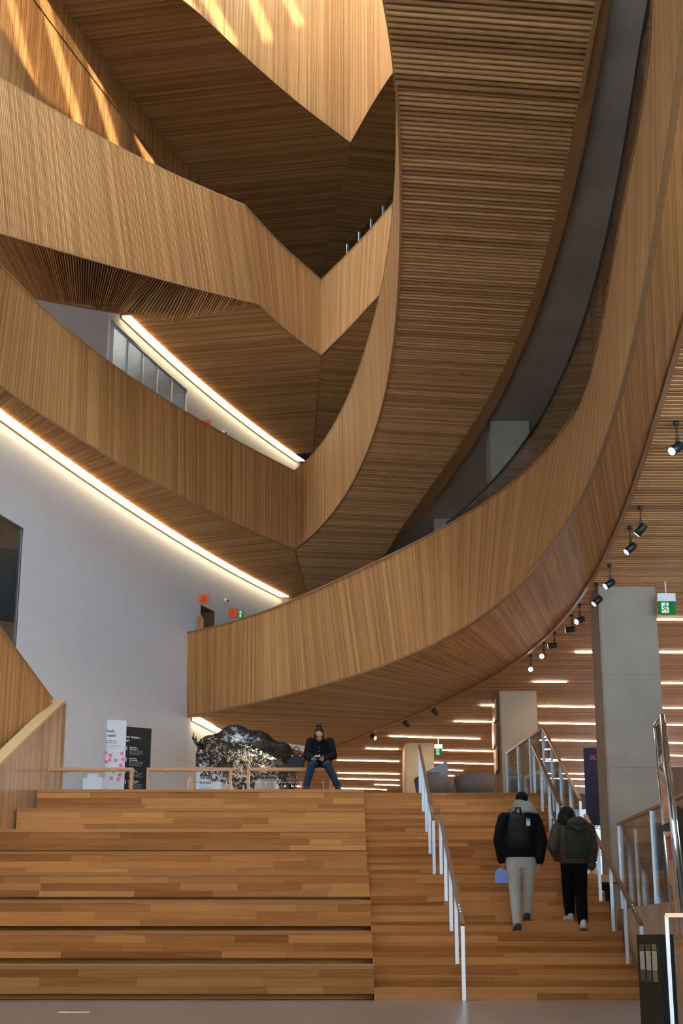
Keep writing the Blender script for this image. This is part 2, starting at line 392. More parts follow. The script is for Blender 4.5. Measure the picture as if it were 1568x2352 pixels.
# ---------------------------------------------------------------- middle balustrade (B)
root = tag(empty('balustrade'), 'middle balustrade whose two slatted wings meet in a pointed corner', kind='structure')
tb, tt = TIPB
YL = frange(15.0, tb.y, 60)
rowsBL = [(Vector((fBL0(y), y, Z_B0)), Vector((fBL1(y), y, Z_B1))) for y in YL]; rowsBL[-1] = (tb, tt)
clad(root, rowsBL, .046, (2, 24, 11), M['slat'], seed=2000)
YR = frange(tb.y, 7.0, 100)
def XB0(y): return fBR0(y) if y > 13.3 else fBR0(13.3) - (13.3 - y) * .13 - (13.3 - y) ** 2 * .03
def XB1(y): return fBR1(y) if y > 17.7 else XB0(y) + (fBR1(17.7) - fBR0(17.7)) * max(0, (y - 13.) / 4.7)
rowsBR = [(Vector((XB0(y), y, Z_B0)), Vector((XB1(y), y, Z_B1))) for y in YR]; rowsBR[0] = (tb, tt)
clad(root, rowsBR, .046, (-4, 20, 11), M['slat'], seed=3000)
edge_strip(root, [r[1] for r in rowsBL], .09, .03, M['trim'], 'cap', Vector((-.02, 0, .01)))
edge_strip(root, [r[1] for r in rowsBR], .09, .03, M['trim'], 'cap', Vector((.02, 0, .01)))
edge_strip(root, [r[0] for r in rowsBL], .04, .03, M['trim'], 'edge_bead'); edge_strip(root, [r[0] for r in rowsBR], .04, .03, M['trim'], 'edge_bead')
# soffit of B, right wing: single slats
root = tag(empty('soffit'), 'broad dark slatted soffit under the right wing of the middle balustrade', kind='structure')
def innerB(y):
    if y <= tb.y: return Vector((XB0(y), y, Z_B0))
    t = min(1, (y - tb.y) / (CREASE_B.y - tb.y)); return tb.lerp(CREASE_B, t)
def outB(y): return Vector((fBi(y) if y > 13.3 else fBi(13.3) - (13.3 - y) * .08, y, Z_B0))
NEARJ = 14.75
ys = []; y = 8.0
while y < 39.6: ys.append(y); y += .107
segs = [(innerB(y) + Vector((0, 0, -.07 if y < NEARJ else 0)), outB(y + .28) + Vector((0, 0, -.07 if y < NEARJ else 0))) for y in ys]
segs = [s_ for s_ in segs if s_[1].x > s_[0].x + .05]
slat_objs(root, segs, .030, .09, M['soffitplank'])
strip_face(root, [s_[0] for s_ in segs], [s_[1] for s_ in segs], .09, M['backing'], 'backing')
a, b = innerB(NEARJ), outB(NEARJ + .28); m = MB(); m.bar(a + Vector((0, 0, -.035)), b + Vector((0, 0, -.035)), .03, .09); m.build('panel_joint', M['trim'], root)
edge_strip(root, [outB(y) + Vector((0, 0, -.08)) for y in frange(8.3, NEARJ + .2, 20)], .05, .05, M['trim'], 'panel_edge')
YY = frange(9.0, 36.0, 90); m = MB()
def XBo(y): return fBo(y) if y > 13.3 else fBo(13.3) - (13.3 - y) * .06
for a, b in zip(YY[:-1], YY[1:]):
    m.hexa([(fBi(a) if a > 13.3 else outB(a).x, a, Z_B0 - .01), (XBo(a), a, Z_B0 - .01), (XBo(b), b, Z_B0 - .01), (fBi(b) if b > 13.3 else outB(b).x, b, Z_B0 - .01)],
           [(fBi(a) if a > 13.3 else outB(a).x, a, Z_B0 + .08), (XBo(a), a, Z_B0 + .08), (XBo(b), b, Z_B0 + .08), (fBi(b) if b > 13.3 else outB(b).x, b, Z_B0 + .08)])
m.build('trim_board', M['trim'], root)
m = MB(); m.bar(tb, CREASE_B, .025, .02); m.build('crease_bead', M['trim'], root)
# soffit of B, left wing
root = tag(empty('soffit'), 'narrow slatted soffit between middle balustrade and lower glowing light cove', kind='structure')
def innerBL(y):
    if y <= tb.y: return Vector((fBL0(y), y, Z_B0))
    t = min(1, (y - tb.y) / (CREASE_B.y - tb.y)); return tb.lerp(CREASE_B, t)
segs = [(Vector((wallW(y) + .1, y, Z_B0)), innerBL(y - .8)) for y in frange(15.5, 40.6, 380)]
slat_join(root, segs, .024, .07, M['soffit'], seed=5000)
strip_face(root, [s_[0] for s_ in segs], [s_[1] for s_ in segs], .07, M['backing'], 'backing')

# ---------------------------------------------------------------- upper balustrade (C)
root = tag(empty('balustrade'), 'upper pale balustrade with a kinked bridge wing and pointed corner', kind='structure')
Ct = [(0,179),(65,215),(172,287),(257,335),(345,381),(415,412),(492,445),(560,472)]
Cb = [(0,536),(100,565),(200,595),(300,624),(425,657),(525,682),(593,698)]
Ct2 = [(560,472),(600,517),(650,570),(700,612),(738,645)]; Cb2 = [(593,698),(650,755),(700,792),(738,817)]
Ct3 = [(738,645),(782,602),(835,548),(894,481),(904,469)]; Cb3 = [(738,817),(782,774),(815,740),(843,709),(876,669)]
topL = [on_z(x, y, Z_C1) for x, y in Ct]; botL = [on_z(x, y, lerp(13.8, Z_C0, x / 593)) for x, y in Cb]
d0 = (topL[0] - topL[1]); topL.insert(0, topL[0] + d0.normalized() * 5); d0 = (botL[0] - botL[1]); botL.insert(0, botL[0] + d0.normalized() * 5)
def even(pts, n):
    pts = [Vector(p) for p in pts]; L = [0]
    for a, b in zip(pts[:-1], pts[1:]): L.append(L[-1] + (b - a).length)
    out = []; j = 0
    for i in range(n):
        s = L[-1] * i / (n - 1)
        while j < len(L) - 2 and L[j + 1] < s: j += 1
        out.append(pts[j].lerp(pts[j + 1], (s - L[j]) / max(1e-9, L[j + 1] - L[j])))
    return out
def smooth(pts, it=40):
    pts = [Vector(p) for p in pts]
    for _ in range(it): pts = [pts[0]] + [(pts[i - 1] + pts[i] * 2 + pts[i + 1]) / 4 for i in range(1, len(pts) - 1)] + [pts[-1]]
    return pts
n = 50
TL, BL = smooth(even(topL, n), 60), smooth(even(botL, n), 60)
T2, B2 = smooth(even([on_z(x, y, Z_C1) for x, y in Ct2], 24), 30), smooth(even([on_z(x, y, Z_C0) for x, y in Cb2], 24), 30)
t3 = [on_z(x, y, Z_C1) for x, y in Ct3]; b3 = [on_z(x, y, Z_C0) for x, y in Cb3]
ext = [(1.75, 27.9), (2.2, 25.6), (2.5, 22.5)]
t3 += [Vector((a, b, Z_C1)) for a, b in ext]; b3 += [Vector((a, b, Z_C0)) for a, b in ext]
T3, B3 = smooth(even(t3, 50), 20), smooth(even(b3, 50), 20)
clad(root, list(zip(BL, TL)), .046, (2, 20, 15), M['slat'], seed=7000)
clad(root, list(zip(B2, T2)), .046, (2, 24, 15), M['slat'], seed=8000)
clad(root, list(zip(B3, T3)), .046, (-4, 24, 15), M['slat'], seed=9000)
for P in (TL, T2, T3): edge_strip(root, P, .07, .03, M['trim'], 'cap', Vector((0, .02, .01)))
for P in (BL, B2, B3): edge_strip(root, P, .04, .03, M['trim'], 'edge_bead')
# bridge soffit under the left wing: its back edge runs along the wall
root = tag(empty('soffit'), 'sloping dark soffit under the bridge wing of the upper balustrade', kind='structure')
backE = [on_W(0, 675), on_W(66, 683), on_W(140, 697), on_W(210, 709), on_W(284, 722), on_z(390, 741, Z_C0), on_z(500, 717, Z_C0), BL[-1]]
backE.insert(0, backE[0] + (backE[0] - backE[1]).normalized() * 4)
BE = even(backE, 160); FE = even(BL, 160)
for v in BE[:-20]: v.x += .02
segs = list(zip(BE, FE)); slat_join(root, segs, .022, .06, M['soffit'], seed=12000)
strip_face(root, BE, FE, .06, M['backing'], 'backing')
m = MB(); 
for a, b in zip(BE[:-1], BE[1:]): m.bar(a, b, .03, .03)
m.build('crease_bead', M['trim'], root)
# main soffit of C
root = tag(empty('soffit'), 'large dark slatted soffit behind the corner of the upper balustrade', kind='structure')
kink = B2[0]; SL = -.19
innC = B2 + [TIPC.lerp(CREASE_C, t) for t in frange(.05, 1, 20)]
def hit(poly, slope, c):
    """first crossing of polyline with Y = slope*X + c"""
    for a, b in zip(poly[:-1], poly[1:]):
        fa, fb = a[1] - slope * a[0] - c, b[1] - slope * b[0] - c
        if fa == 0 or fa * fb < 0:
            t = fa / (fa - fb); return Vector((lerp(a[0], b[0], t), lerp(a[1], b[1], t), 0))
    return None
Wpoly = [(wallW(y), y) for y in frange(14, 43, 200)]
def soffit_by_lines(root, inner, outer, slope, z, pitch, seed, w=.026):
    cs = [p[1] - slope * p[0] for p in inner]; c = min(cs); segs = []
    while c < max(cs):
        a, b = hit(outer, slope, c), hit(inner, slope, c)
        if a is not None and b is not None:
            a.z = b.z = z; segs.append((a, b))
        c += pitch
    slat_join(root, segs, w, .07, M['soffit'], seed=seed)
    strip_face(root, [s_[0] for s_ in segs], [s_[1] for s_ in segs], .07, M['backing'], 'backing')
    return segs
soffit_by_lines(root, innC, Wpoly, SL, Z_C0, .085, 13000)
rightC = [(5, y) for y in frange(20, 46, 10)]
soffit_by_lines(root, list(reversed(B3)) + [TIPC.lerp(CREASE_C, t) for t in frange(.05, 1, 20)], rightC, .19, Z_C0, .085, 14000)
m = MB(); m.bar(TIPC, CREASE_C, .025, .02); m.build('crease_bead', M['trim'], root)
# ---------------------------------------------------------------- top ring (D): skylit wall and its soffit
root = tag(empty('wall_skylight'), 'brightly daylit slatted wall of the skylight shaft with pointed corner', kind='structure')
dl = [on_z(x, y, Z_D) for x, y in [(805,329),(784,312),(700,250),(600,165),(530,100),(427,0)]] + [Vector((-4.7, 25.9, Z_D)), Vector((-6.0, 24.3, Z_D)), Vector((-6.9, 22.6, Z_D)), Vector((-7.4, 19, Z_D)), Vector((-7.6, 12, Z_D))]
dr = [on_z(x, y, Z_D) for x, y in [(805,329),(850,248),(907,158)]] + [Vector((2.4, 27.4, Z_D)), Vector((4.2, 24, Z_D)), Vector((5.8, 20, Z_D)), Vector((7.4, 12, Z_D))]
DL, DR = smooth(even(dl, 80), 8), smooth(even(dr, 80), 8)
up = Vector((0, 0, Z_TOP - Z_D))
clad(root, [(p, p + up) for p in DL], .05, (2, 24, 25), M['slat'], seed=16000)
clad(root, [(p, p + up) for p in DR], .05, (-4, 24, 25), M['slat'], seed=17000)
edge_strip(root, DL, .04, .03, M['trim'], 'edge_bead'); edge_strip(root, DR, .04, .03, M['trim'], 'edge_bead')
m = MB(); m.bar(TIPD, TIPD + up, .05, .05, up=(0, 1, 0)); m.build('corner_bead', M['lightwood'], root)
root = tag(empty('soffit'), 'topmost dark slatted soffit around the skylight shaft', kind='structure')
creD = [TIPD.lerp(CREASE_D, t) for t in frange(.04, 1, 20)]
soffit_by_lines(root, list(reversed(DL)) + creD, Wpoly, SL, Z_D, .085, 20000)
soffit_by_lines(root, list(reversed(DR)) + creD, [(9, y) for y in frange(2, 50, 10)], .19, Z_D, .085, 22000)
m = MB(); m.bar(TIPD, CREASE_D, .03, .02); m.build('crease_bead', M['trim'], root)
# ---------------------------------------------------------------- left wall: plaster below, slats above
root = tag(empty('wall_left'), 'tall curved white plaster wall on the left beneath the light coves', kind='structure')
ya, yb = on_W(258, 842).y, on_W(428, 950).y       # upper window
zt = on_W(343, 810).z                              # its head
zw1 = on_W(258, 742).z
yc, yd = 14.5, on_W(45, 1350).y                    # lower window
zc0, zc1 = on_W(45, 1500).z, on_W(50, 1214).z
dy0, dy1, dz1 = on_W(461, 1389).y, on_W(493, 1403).y, on_W(461, 1389).z   # doorway on the gallery
ysW = sorted(set(frange(-6, 42.2, 90) + [ya, yb, yd, yc, 35.2, dy0, dy1]))
topz = []
bw = [(p.y, p.z) for p in backE[:6]]
def wall_top(y):
    if y >= bw[-1][0] or y >= on_W(284, 722).y: return Z_C0
    for a, b in zip(bw[:-1], bw[1:]):
        if a[0] <= y <= b[0]: return lerp(a[1], b[1], (y - a[0]) / (b[0] - a[0]))
    return bw[0][1] if y < bw[0][0] else Z_C0
zs_all = sorted([0.0, Z_PLAT, Z_A0 + .02, 7.25, dz1, zc0, zc1, 10.6, 12.9, zw1])
m = MB()
for a, b in zip(ysW[:-1], ysW[1:]):
    zl = [z for z in zs_all] + [None]
    for z0, z1 in zip(zl[:-1], zl[1:]):
        mid = (a + b) / 2
        if ya <= mid <= yb and z0 >= 12.89 and z1 is not None and z1 <= zw1 + .01: continue
        if yc <= mid <= yd and z0 >= zc0 - .01 and z1 is not None and z1 <= zc1 + .01: continue
        if dy0 <= mid <= dy1 and z0 >= 7.24 and z1 is not None and z1 <= dz1 + .001: continue
        if a >= 35.19 and z1 is not None and z1 <= Z_A0 + .03: continue
        A1 = wall_top(a) if z1 is None else z1; B1 = wall_top(b) if z1 is None else z1
        if A1 <= z0 and B1 <= z0: continue
        m.face([(wallW(a), a, z0), (wallW(b), b, z0), (wallW(b), b, B1), (wallW(a), a, A1)])
m.build('plaster', M['white'], root)
m = MB(); m.face([(wallW(35.2), 35.2, 0), (-2.2, 43, 0), (-2.2, 43, Z_A0), (wallW(35.2), 35.2, Z_A0)]); m.face([(-2.2, 43, 0), (-2.2, 62, 0), (-2.2, 62, Z_CEIL), (-2.2, 43, Z_CEIL)]); m.build('plaster', M['white'], root)
ZTOPW = (zw1, zc0, zc1, ya, yb, yd)
# wood wall above
root = tag(empty('wall_upper'), 'tan slatted timber wall with streaks of sunlight at the top left', kind='structure')
yW = frange(10, 40, 90); Zb = 20.2
clad(root, [(Vector((wallW(y) - .06, y, 15.25)), Vector((wallW(y) - .06, y, Zb + .1))) for y in yW], .075, (5, 20, 18), M['slatgold'], depth=.05, fill=.6, seed=30000)
clad(root, [(Vector((wallW(y), y, Zb)), Vector((wallW(y), y, Z_D))) for y in yW], .046, (5, 20, 18), M['slat'], seed=34000, name='bulkhead')
# ---------------------------------------------------------------- light coves along the left wall
def cove(name, label, y0, y1, z, n=60, wallW=wallW):
    r = tag(empty(name), label, 'light', 'glowing light coves on the white wall'); pts = frange(y0, y1, n); m = MB(); t = MB()
    for a, b in zip(pts[:-1], pts[1:]):
        m.hexa([(wallW(a) + .05, a, z - .03), (wallW(a) + .25, a, z - .03), (wallW(b) + .25, b, z - .03), (wallW(b) + .05, b, z - .03)],
               [(wallW(a) + .05, a, z - .005), (wallW(a) + .25, a, z - .005), (wallW(b) + .25, b, z - .005), (wallW(b) + .05, b, z - .005)])
        t.hexa([(wallW(a) + .005, a, z - .06), (wallW(a) + .04, a, z - .06), (wallW(b) + .04, b, z - .06), (wallW(b) + .005, b, z - .06)],
               [(wallW(a) + .005, a, z), (wallW(a) + .04, a, z), (wallW(b) + .04, b, z), (wallW(b) + .005, b, z)])
    m.build('diffuser', M['led'], r); t.build('trim_rail', M['bronze'], r); return r
cove('light_cove', 'long curved glowing cove light under the middle balustrade soffit', 17.0, 40.2, Z_B0)
cove('light_cove', 'curved glowing cove light under the upper balustrade, above the window', 30.85, 41.1, Z_C0)
cove('light_cove', 'short glowing cove light below the lowest balustrade, left of the metal bison', 35.3, 43.0, Z_A0, wallW=lambda y: lerp(fW(35.2), -2.2, (y - 35.2) / 7.8))
# ---------------------------------------------------------------- concrete ceiling of the level behind A, slabs and shell
root = tag(empty('ceiling'), 'bare concrete ceiling behind the glass rail on the right', kind='structure')
m = MB(); YY = frange(4, 45, 60)
for a, b in zip(YY[:-1], YY[1:]):
    m.face([(XBo(a) + .03 if a < 36 else 1.2, a, 10.78), (14, a, 10.78), (14, b, 10.78), (XBo(b) + .03 if b < 36 else 1.2, b, 10.78)])
m.build('slab', M['slab'], root)
def slab(name, label, z, fx, y0, y1, x1=14, mat='slab'):
    m = MB(); YY = frange(y0, y1, 50)
    for a, b in zip(YY[:-1], YY[1:]):
        m.hexa([(fx(a), a, z - .1), (x1, a, z - .1), (x1, b, z - .1), (fx(b), b, z - .1)], [(fx(a), a, z), (x1, a, z), (x1, b, z), (fx(b), b, z)])
    return tag(m.build(name, M[mat]), label, kind='structure')
slab('floor_gallery', 'floor slab of the gallery behind the lowest balustrade', 7.25, lambda y: max(XA0(y), XA1(y)) + .12, 4, 35)
slab('floor_gallery', 'floor slab of the gallery behind the middle balustrade', 11.6, lambda y: max(XB0(y), XB1(y)) + .12, 7.2, 35)
o = box_obj('floor_upper', (1.6, 45.15, Z_PLAT - .15), (24, 34.1, .3), M['floor']); tag(o, 'second floor landing beyond the stairs', kind='structure')
m = MB(); m.box((14.1, 31.5, 17), (.2, 65, 34)); m.box((14.1, -3.5, 18.75), (.2, 5, 30.5)); m.box((14.1, -3.5, .2), (.2, 5, .4))
tag(m.build('wall_right', M['white']), 'far right wall of the library', kind='structure')
m = MB(); m.box((3.5, 62.1, 1.8), (21, .2, 3.6)); m.box((0, 62.1, 20.3), (28, .2, 27.4)); m.box((2, 62.1, 5), (19, .2, 3.2))
tag(m.build('wall_far', M['white']), 'far end wall with a long window', kind='structure')
tag(box_obj('wall_west', (-9.2, 28, 17), (.2, 72, 34), M['lobby']), 'outer wall behind the curved white wall', kind='structure')
# front: lobby facade, low front roof, unseen wall slotted to shape the sun streaks, main roof with a long skylight
m = MB(); m.box((2.4, -6.1, 12.95), (23.4, .2, 16.9)); m.box((-7.15, -6.1, 4), (4.3, .2, 8)); m.box((4.5, -6.1, .2), (19, .2, .4))
for k in range(7): m.box((-3.4 + k * 2.9, -6.1, 2.4), (.12, .2, 4.6))
tag(m.build('wall_front', M['lobby']), 'glazed lobby facade behind the viewer', kind='structure')
tag(box_obj('ceiling_lobby', (2.4, 3, 21.15), (23.4, 18.2, .2), M['lobby']), 'high ceiling of the entrance lobby', kind='structure')
from mathutils.geometry import delaunay_2d_cdt
def on_poly(poly, x, y):
    d = ray(x, y)
    for a, b in zip(poly[:-1], poly[1:]):
        ex, ey = b[0] - a[0], b[1] - a[1]; det = d.x * (-ey) + ex * d.y
        if abs(det) < 1e-9: continue
        s_ = (a[0] * (-ey) + ex * a[1]) / det; t_ = (d.x * a[1] - d.y * a[0]) / det
        if -1e-6 <= t_ <= 1 + 1e-6 and s_ > 0: return Vector((d.x * s_, d.y * s_, EYE + d.z * s_))
    return None
SCR_Y = 12.0
def to_screen(p):
    t = (p.y - SCR_Y) / SUN_DIR.y; q = p - SUN_DIR * t; return (q.x, q.z)
holes = []  # openings are the wanted sun streaks projected back onto an unseen wall
Wup = [(wallW(y) - .07, y) for y in frange(12, 40, 150)]
for poly, a, b, w in ((Wup, (8, -50), (80, 235), 17), (Wup, (95, 0), (182, 302), 19), (Wup, (203, 140), (264, 350), 17), (Wup, (316, 315), (352, 402), 17),
                      (DL, (440, -60), (535, 105), 26), (DL, (558, -60), (616, 94), 24), (DL, (634, -50), (689, 58), 22)):
    ax, ay = b[0] - a[0], b[1] - a[1]; L = math.hypot(ax, ay); nx, ny = -ay / L * w / 2, ax / L * w / 2
    c = [on_poly(poly, a[0] + nx, a[1] + ny), on_poly(poly, a[0] - nx, a[1] - ny), on_poly(poly, b[0] - nx, b[1] - ny), on_poly(poly, b[0] + nx, b[1] + ny)]
    if all(v is not None for v in c): holes.append([to_screen(v) for v in c])
vs_, es_, hp = [(-9.2, 21.0), (14, 21.0), (14, Z_TOP), (-9.2, Z_TOP)], [(0, 1), (1, 2), (2, 3), (3, 0)], []
for h in holes:
    i = len(vs_); vs_ += h; es_ += [(i, i + 1), (i + 1, i + 2), (i + 2, i + 3), (i + 3, i)]; hp.append(h)
# panes added around the slots: weaker sun to brighten the upper wall
panes = []
for (x0, x1), tr in (((-40, 92), .30), ((92, 190), .21), ((190, 275), .11)):
    dn = 45 if x0 < 0 else 0
    cl = [(x0, -60), (x1, -60 if x1 < 100 else (40 if x1 < 200 else 170)), (x1, lerp(179, 402, x1 / 352) - 6), (x0, lerp(179, 402, x0 / 352) - 10 + dn)]
    if x1 > 100: cl[0] = (x0, -60 if x0 < 100 else 40); 
    c = [on_poly(Wup, *q) for q in cl]
    if all(v is not None for v in c): panes.append(([to_screen(v) for v in c], tr))
for h, tr in panes:
    i = len(vs_); vs_ += h; es_ += [(i, i + 1), (i + 1, i + 2), (i + 2, i + 3), (i + 3, i)]
r_ = delaunay_2d_cdt([Vector(v) for v in vs_], es_, [], 0, 1e-5)
def inside(p, poly):
    c = False
    for (x0, y0), (x1, y1) in zip(poly, poly[1:] + poly[:1]):
        if (y0 > p[1]) != (y1 > p[1]) and p[0] < (x1 - x0) * (p[1] - y0) / (y1 - y0) + x0: c = not c
    return c
m = MB(); fs = []; pf = {}
for f in r_[2]:
    cx_ = sum(r_[0][k].x for k in f) / len(f); cy_ = sum(r_[0][k].y for k in f) / len(f)
    if any(inside((cx_, cy_), h) for h in hp): continue
    pt = [t for h, t in panes if inside((cx_, cy_), h)]
    (pf.setdefault(pt[0], []) if pt else fs).append(tuple(f))
m.add([(v.x, SCR_Y, v.y) for v in r_[0]], fs)
root = tag(m.build('wall_streak_slots', M['white']), 'unseen high wall with slots shaped to cast the sun streaks', kind='structure')
for tr, ff in pf.items():
    mt, nt, b_ = mat_new('added sun filter %.2f' % tr); nt.nodes.remove(b_); t_ = N(nt, 'ShaderNodeBsdfTransparent'); t_.inputs['Color'].default_value = (tr, tr, tr, 1); nt.links.new(t_.outputs[0], nt.nodes['Material Output'].inputs['Surface'])
    m = MB(); m.add([(v.x, SCR_Y + .01, v.y) for v in r_[0]], ff); m.build('added_sun_pane_offscreen', mt, root)
def holed(outer, holes):
    V_, E_ = list(outer), [(i, (i + 1) % len(outer)) for i in range(len(outer))]
    for h in holes:
        i = len(V_); V_ += h; E_ += [(i + k, i + (k + 1) % len(h)) for k in range(len(h))]
    R = delaunay_2d_cdt([Vector(v) for v in V_], E_, [], 0, 1e-5); F_ = []
    for f in R[2]:
        c = (sum(R[0][k].x for k in f) / len(f), sum(R[0][k].y for k in f) / len(f))
        if not any(inside(c, h) for h in holes): F_.append(tuple(f))
    return R[0], F_
SKYLIGHT = [(.25, 32.7), (-.9, 31.3), (-2.6, 28.6), (-4.7, 25.9), (-6.0, 24.2), (-6.9, 22.6), (-7.3, 17.0), (-7.3, 15.2), (-3.2, 15.2), (-2.9, 18.6), (-2.4, 22.6), (-.9, 25.2), (.4, 27.4), (1.45, 29.3)]
P_, F_ = holed([(-9.3, 11.8), (14.1, 11.8), (14.1, 64), (-9.3, 64)], [SKYLIGHT])
m = MB(); m.add([(p.x, p.y, Z_TOP) for p in P_], F_); m.add([(p.x, p.y, Z_TOP + .3) for p in P_], F_)
tag(m.build('roof', M['roof']), 'roof deck with a long beamed skylight above the atrium', kind='structure')
m = MB(); m.box((10, -46, 9.4), (90, 12, 18.8))  # unseen mass added to block the low sun from the facade
for k in range(20):
    for j in range(4): m.box((-32 + k * 4.4, -39.98, 3 + j * 4.2), (2.6, .1, 2.4))
tag(m.build('sun_blocker_building', M['concrete']), 'unseen block added across the street to keep the sun off the lobby', kind='structure')

# ================================================================== STAIRS
R_, T_, D0, LAND = .15, .314, 19.6, 1.07
SX0, SX1, SXU = .43, 4.05, 3.92
def step_y(k):            # front plane of riser k (1..24)
    return D0 + (k - 1) * T_ + (LAND if k >= 13 else 0)
UNIT = MB(); UNIT.box((0, 0, 0), (1, 1, 1)); UM = UNIT.mesh('plank', M['plank'])
def plank(parent, x0, x1, yf, z0, z1, depth=.03, proud=0.0):
    o = bpy.data.objects.new('plank', UM); COL.objects.link(o); o.parent = parent
    o.location = ((x0 + x1) / 2, yf - proud + depth / 2, (z0 + z1) / 2); o.scale = (x1 - x0 - .002, depth, z1 - z0 - .002)
def plank_row(parent, x0, x1, yf, z0, z1, lo, hi, proud=0.0):
    x = x0
    while x < x1 - .01:
        e = x + random.uniform(lo, hi)
        if x1 - e < lo * .6: e = x1
        plank(parent, x, e, yf, z0, z1, .03, proud + random.uniform(0, .0015)); x = e
stair = tag(empty('staircase', (0, 0, 0)), 'wide timber staircase climbing from the lobby to the second floor', kind='structure')
for k in range(1, 25):
    y0, y1, z = step_y(k), step_y(k + 1) if k < 24 else step_y(24) + .35, k * R_
    x1 = SX1 if k <= 12 else SXU
    if k == 12: y1 += .02
    m = MB(); m.box(((SX0 + x1) / 2, (y0 + y1) / 2 + .02, (z - R_ + z) / 2 - .02), (x1 - SX0, y1 - y0, R_ + .018)); m.box(((SX0 + x1) / 2, (y0 + y1) / 2, z - .006), (x1 - SX0, y1 - y0 + .03, .012))
    if k == 12: m.box((4.6, (y0 + y1) / 2 + .1, z - .06), (1.2, y1 - y0, .12))
    s_ = m.build('step', M['tread'], stair)
    plank_row(s_, SX0, x1, y0, z - .062, z - .012, .9, 2.6, .004)
    plank_row(s_, SX0, x1, y0, z - R_, z - .062, .6, 2.2)
m = MB()
for k in range(2, 25): m.box(((SX0 + SXU) / 2, step_y(k) + .3 + (27.9 - step_y(k)) / 2, (k - 1) * R_ / 1 - R_ / 2), (SXU - SX0 - .02, 27.9 - step_y(k), R_ - .01))
m.build('carcass', M['dark'], stair)
def XP(y): return -5.91 + .095 * (y - 27.26) if y < 27.26 else -5.91 + .216 * (y - 27.26)
seat = tag(empty('stepped_seating', (0, 0, 0)), 'eight deep timber seating tiers beside the staircase', kind='structure')
for j in range(1, 9):
    y0 = step_y(3 * (j - 1) + 1); y1 = step_y(3 * j + 1) if j < 8 else step_y(24) + .35; z0, z = .45 * (j - 1), .45 * j; BX0 = XP((y0 + y1) / 2) + .01
    m = MB(); m.box(((BX0 + SX0) / 2, (y0 + y1) / 2 + .05, z - .025), (SX0 - BX0, y1 - y0 + .12, .048)); t_ = m.build('tier', M['tread'], seat)
    m = MB(); m.box(((BX0 + SX0) / 2, y0 + .72, z0 + .185), (SX0 - BX0 - .01, .56, .43)); m.build('recess', M['kick'], t_)
    plank_row(t_, BX0, SX0, y0, z - .062, z - .0015, 1.0, 2.8, .004)
    plank_row(t_, BX0, SX0, y0, z - .168, z - .062, .45, 2.0)
    plank_row(t_, BX0, SX0, y0, z - .28, z - .168, .45, 2.2)
    plank_row(t_, BX0, SX0, y0, z - .375, z - .28, .6, 2.6)
    # front apron carries the planks above the kick
    m = MB(); m.box(((BX0 + SX0) / 2, y0 + .06, z - .19), (SX0 - BX0, .06, .37)); m.build('apron', M['kick'], t_)
# ================================================================== FIXTURES
# ---- left stair parapets
root = tag(empty('stair_parapet'), 'pale timber board parapet with sloping cap beside the seating tiers', kind='structure')
Zp = lambda y: 3.9 + .495 * (y - 25.35)
y = 17.5; i = 0
while y < 28.55:
    e = min(28.6, y + random.choice((.09, .11, .14)))
    zz = .0; zs_ = sorted(random.sample([1.0, 1.7, 2.4, 3.1, 3.8, 4.4], 2)) if y > 22 else []
    for z0, z1 in zip([0.0] + zs_, zs_ + [None]):
        t0 = (Zp(y) if z1 is None else min(z1, Zp(y))); t1 = (Zp(e) if z1 is None else min(z1, Zp(e)))
        if t0 - z0 < .03: continue
        g = .0015; m = MB()
        m.hexa([(XP(y) - .16, y + g, z0 + g), (XP(y), y + g, z0 + g), (XP(e), e - g, z0 + g), (XP(e) - .16, e - g, z0 + g)], [(XP(y) - .16, y + g, t0 - g), (XP(y), y + g, t0 - g), (XP(e), e - g, t1 - g), (XP(e) - .16, e - g, t1 - g)])
        if Zp(e) > .3: m.build('board', M['panelwood'], root)
    y = e
m = MB(); a, b = 20.5, 28.64
m.hexa([(XP(a) - .24, a, Zp(a)), (XP(a) + .012, a, Zp(a)), (XP(b) + .012, b, Zp(b)), (XP(b) - .24, b, Zp(b))], [(XP(a) - .24, a, Zp(a) + .05), (XP(a) + .012, a, Zp(a) + .05), (XP(b) + .012, b, Zp(b) + .05), (XP(b) - .24, b, Zp(b) + .05)])
m.build('cap', M['lightwood'], root)
m = MB(); m.box((XP(28.6) - .07, 28.62, 2.75), (.2, .05, 5.45)); m.build('end_board', M['trim'], root)
root = tag(empty('balustrade'), 'sloping slatted balustrade rising to the left behind the pale parapet', kind='structure')
P1, P0 = on_y(118, 1605, 28.3), on_y(0, 1445, 26.0); Pm = P0 + (P0 - P1) * .9
clad(root, [(Vector((P1.x, P1.y, 2.5)), P1), (Vector((Pm.x, Pm.y, 2.5)), Pm)], .046, (5, 22, 5), M['slat'], seed=40000)
edge_strip(root, [P1, Pm], .07, .03, M['trim'], 'cap')
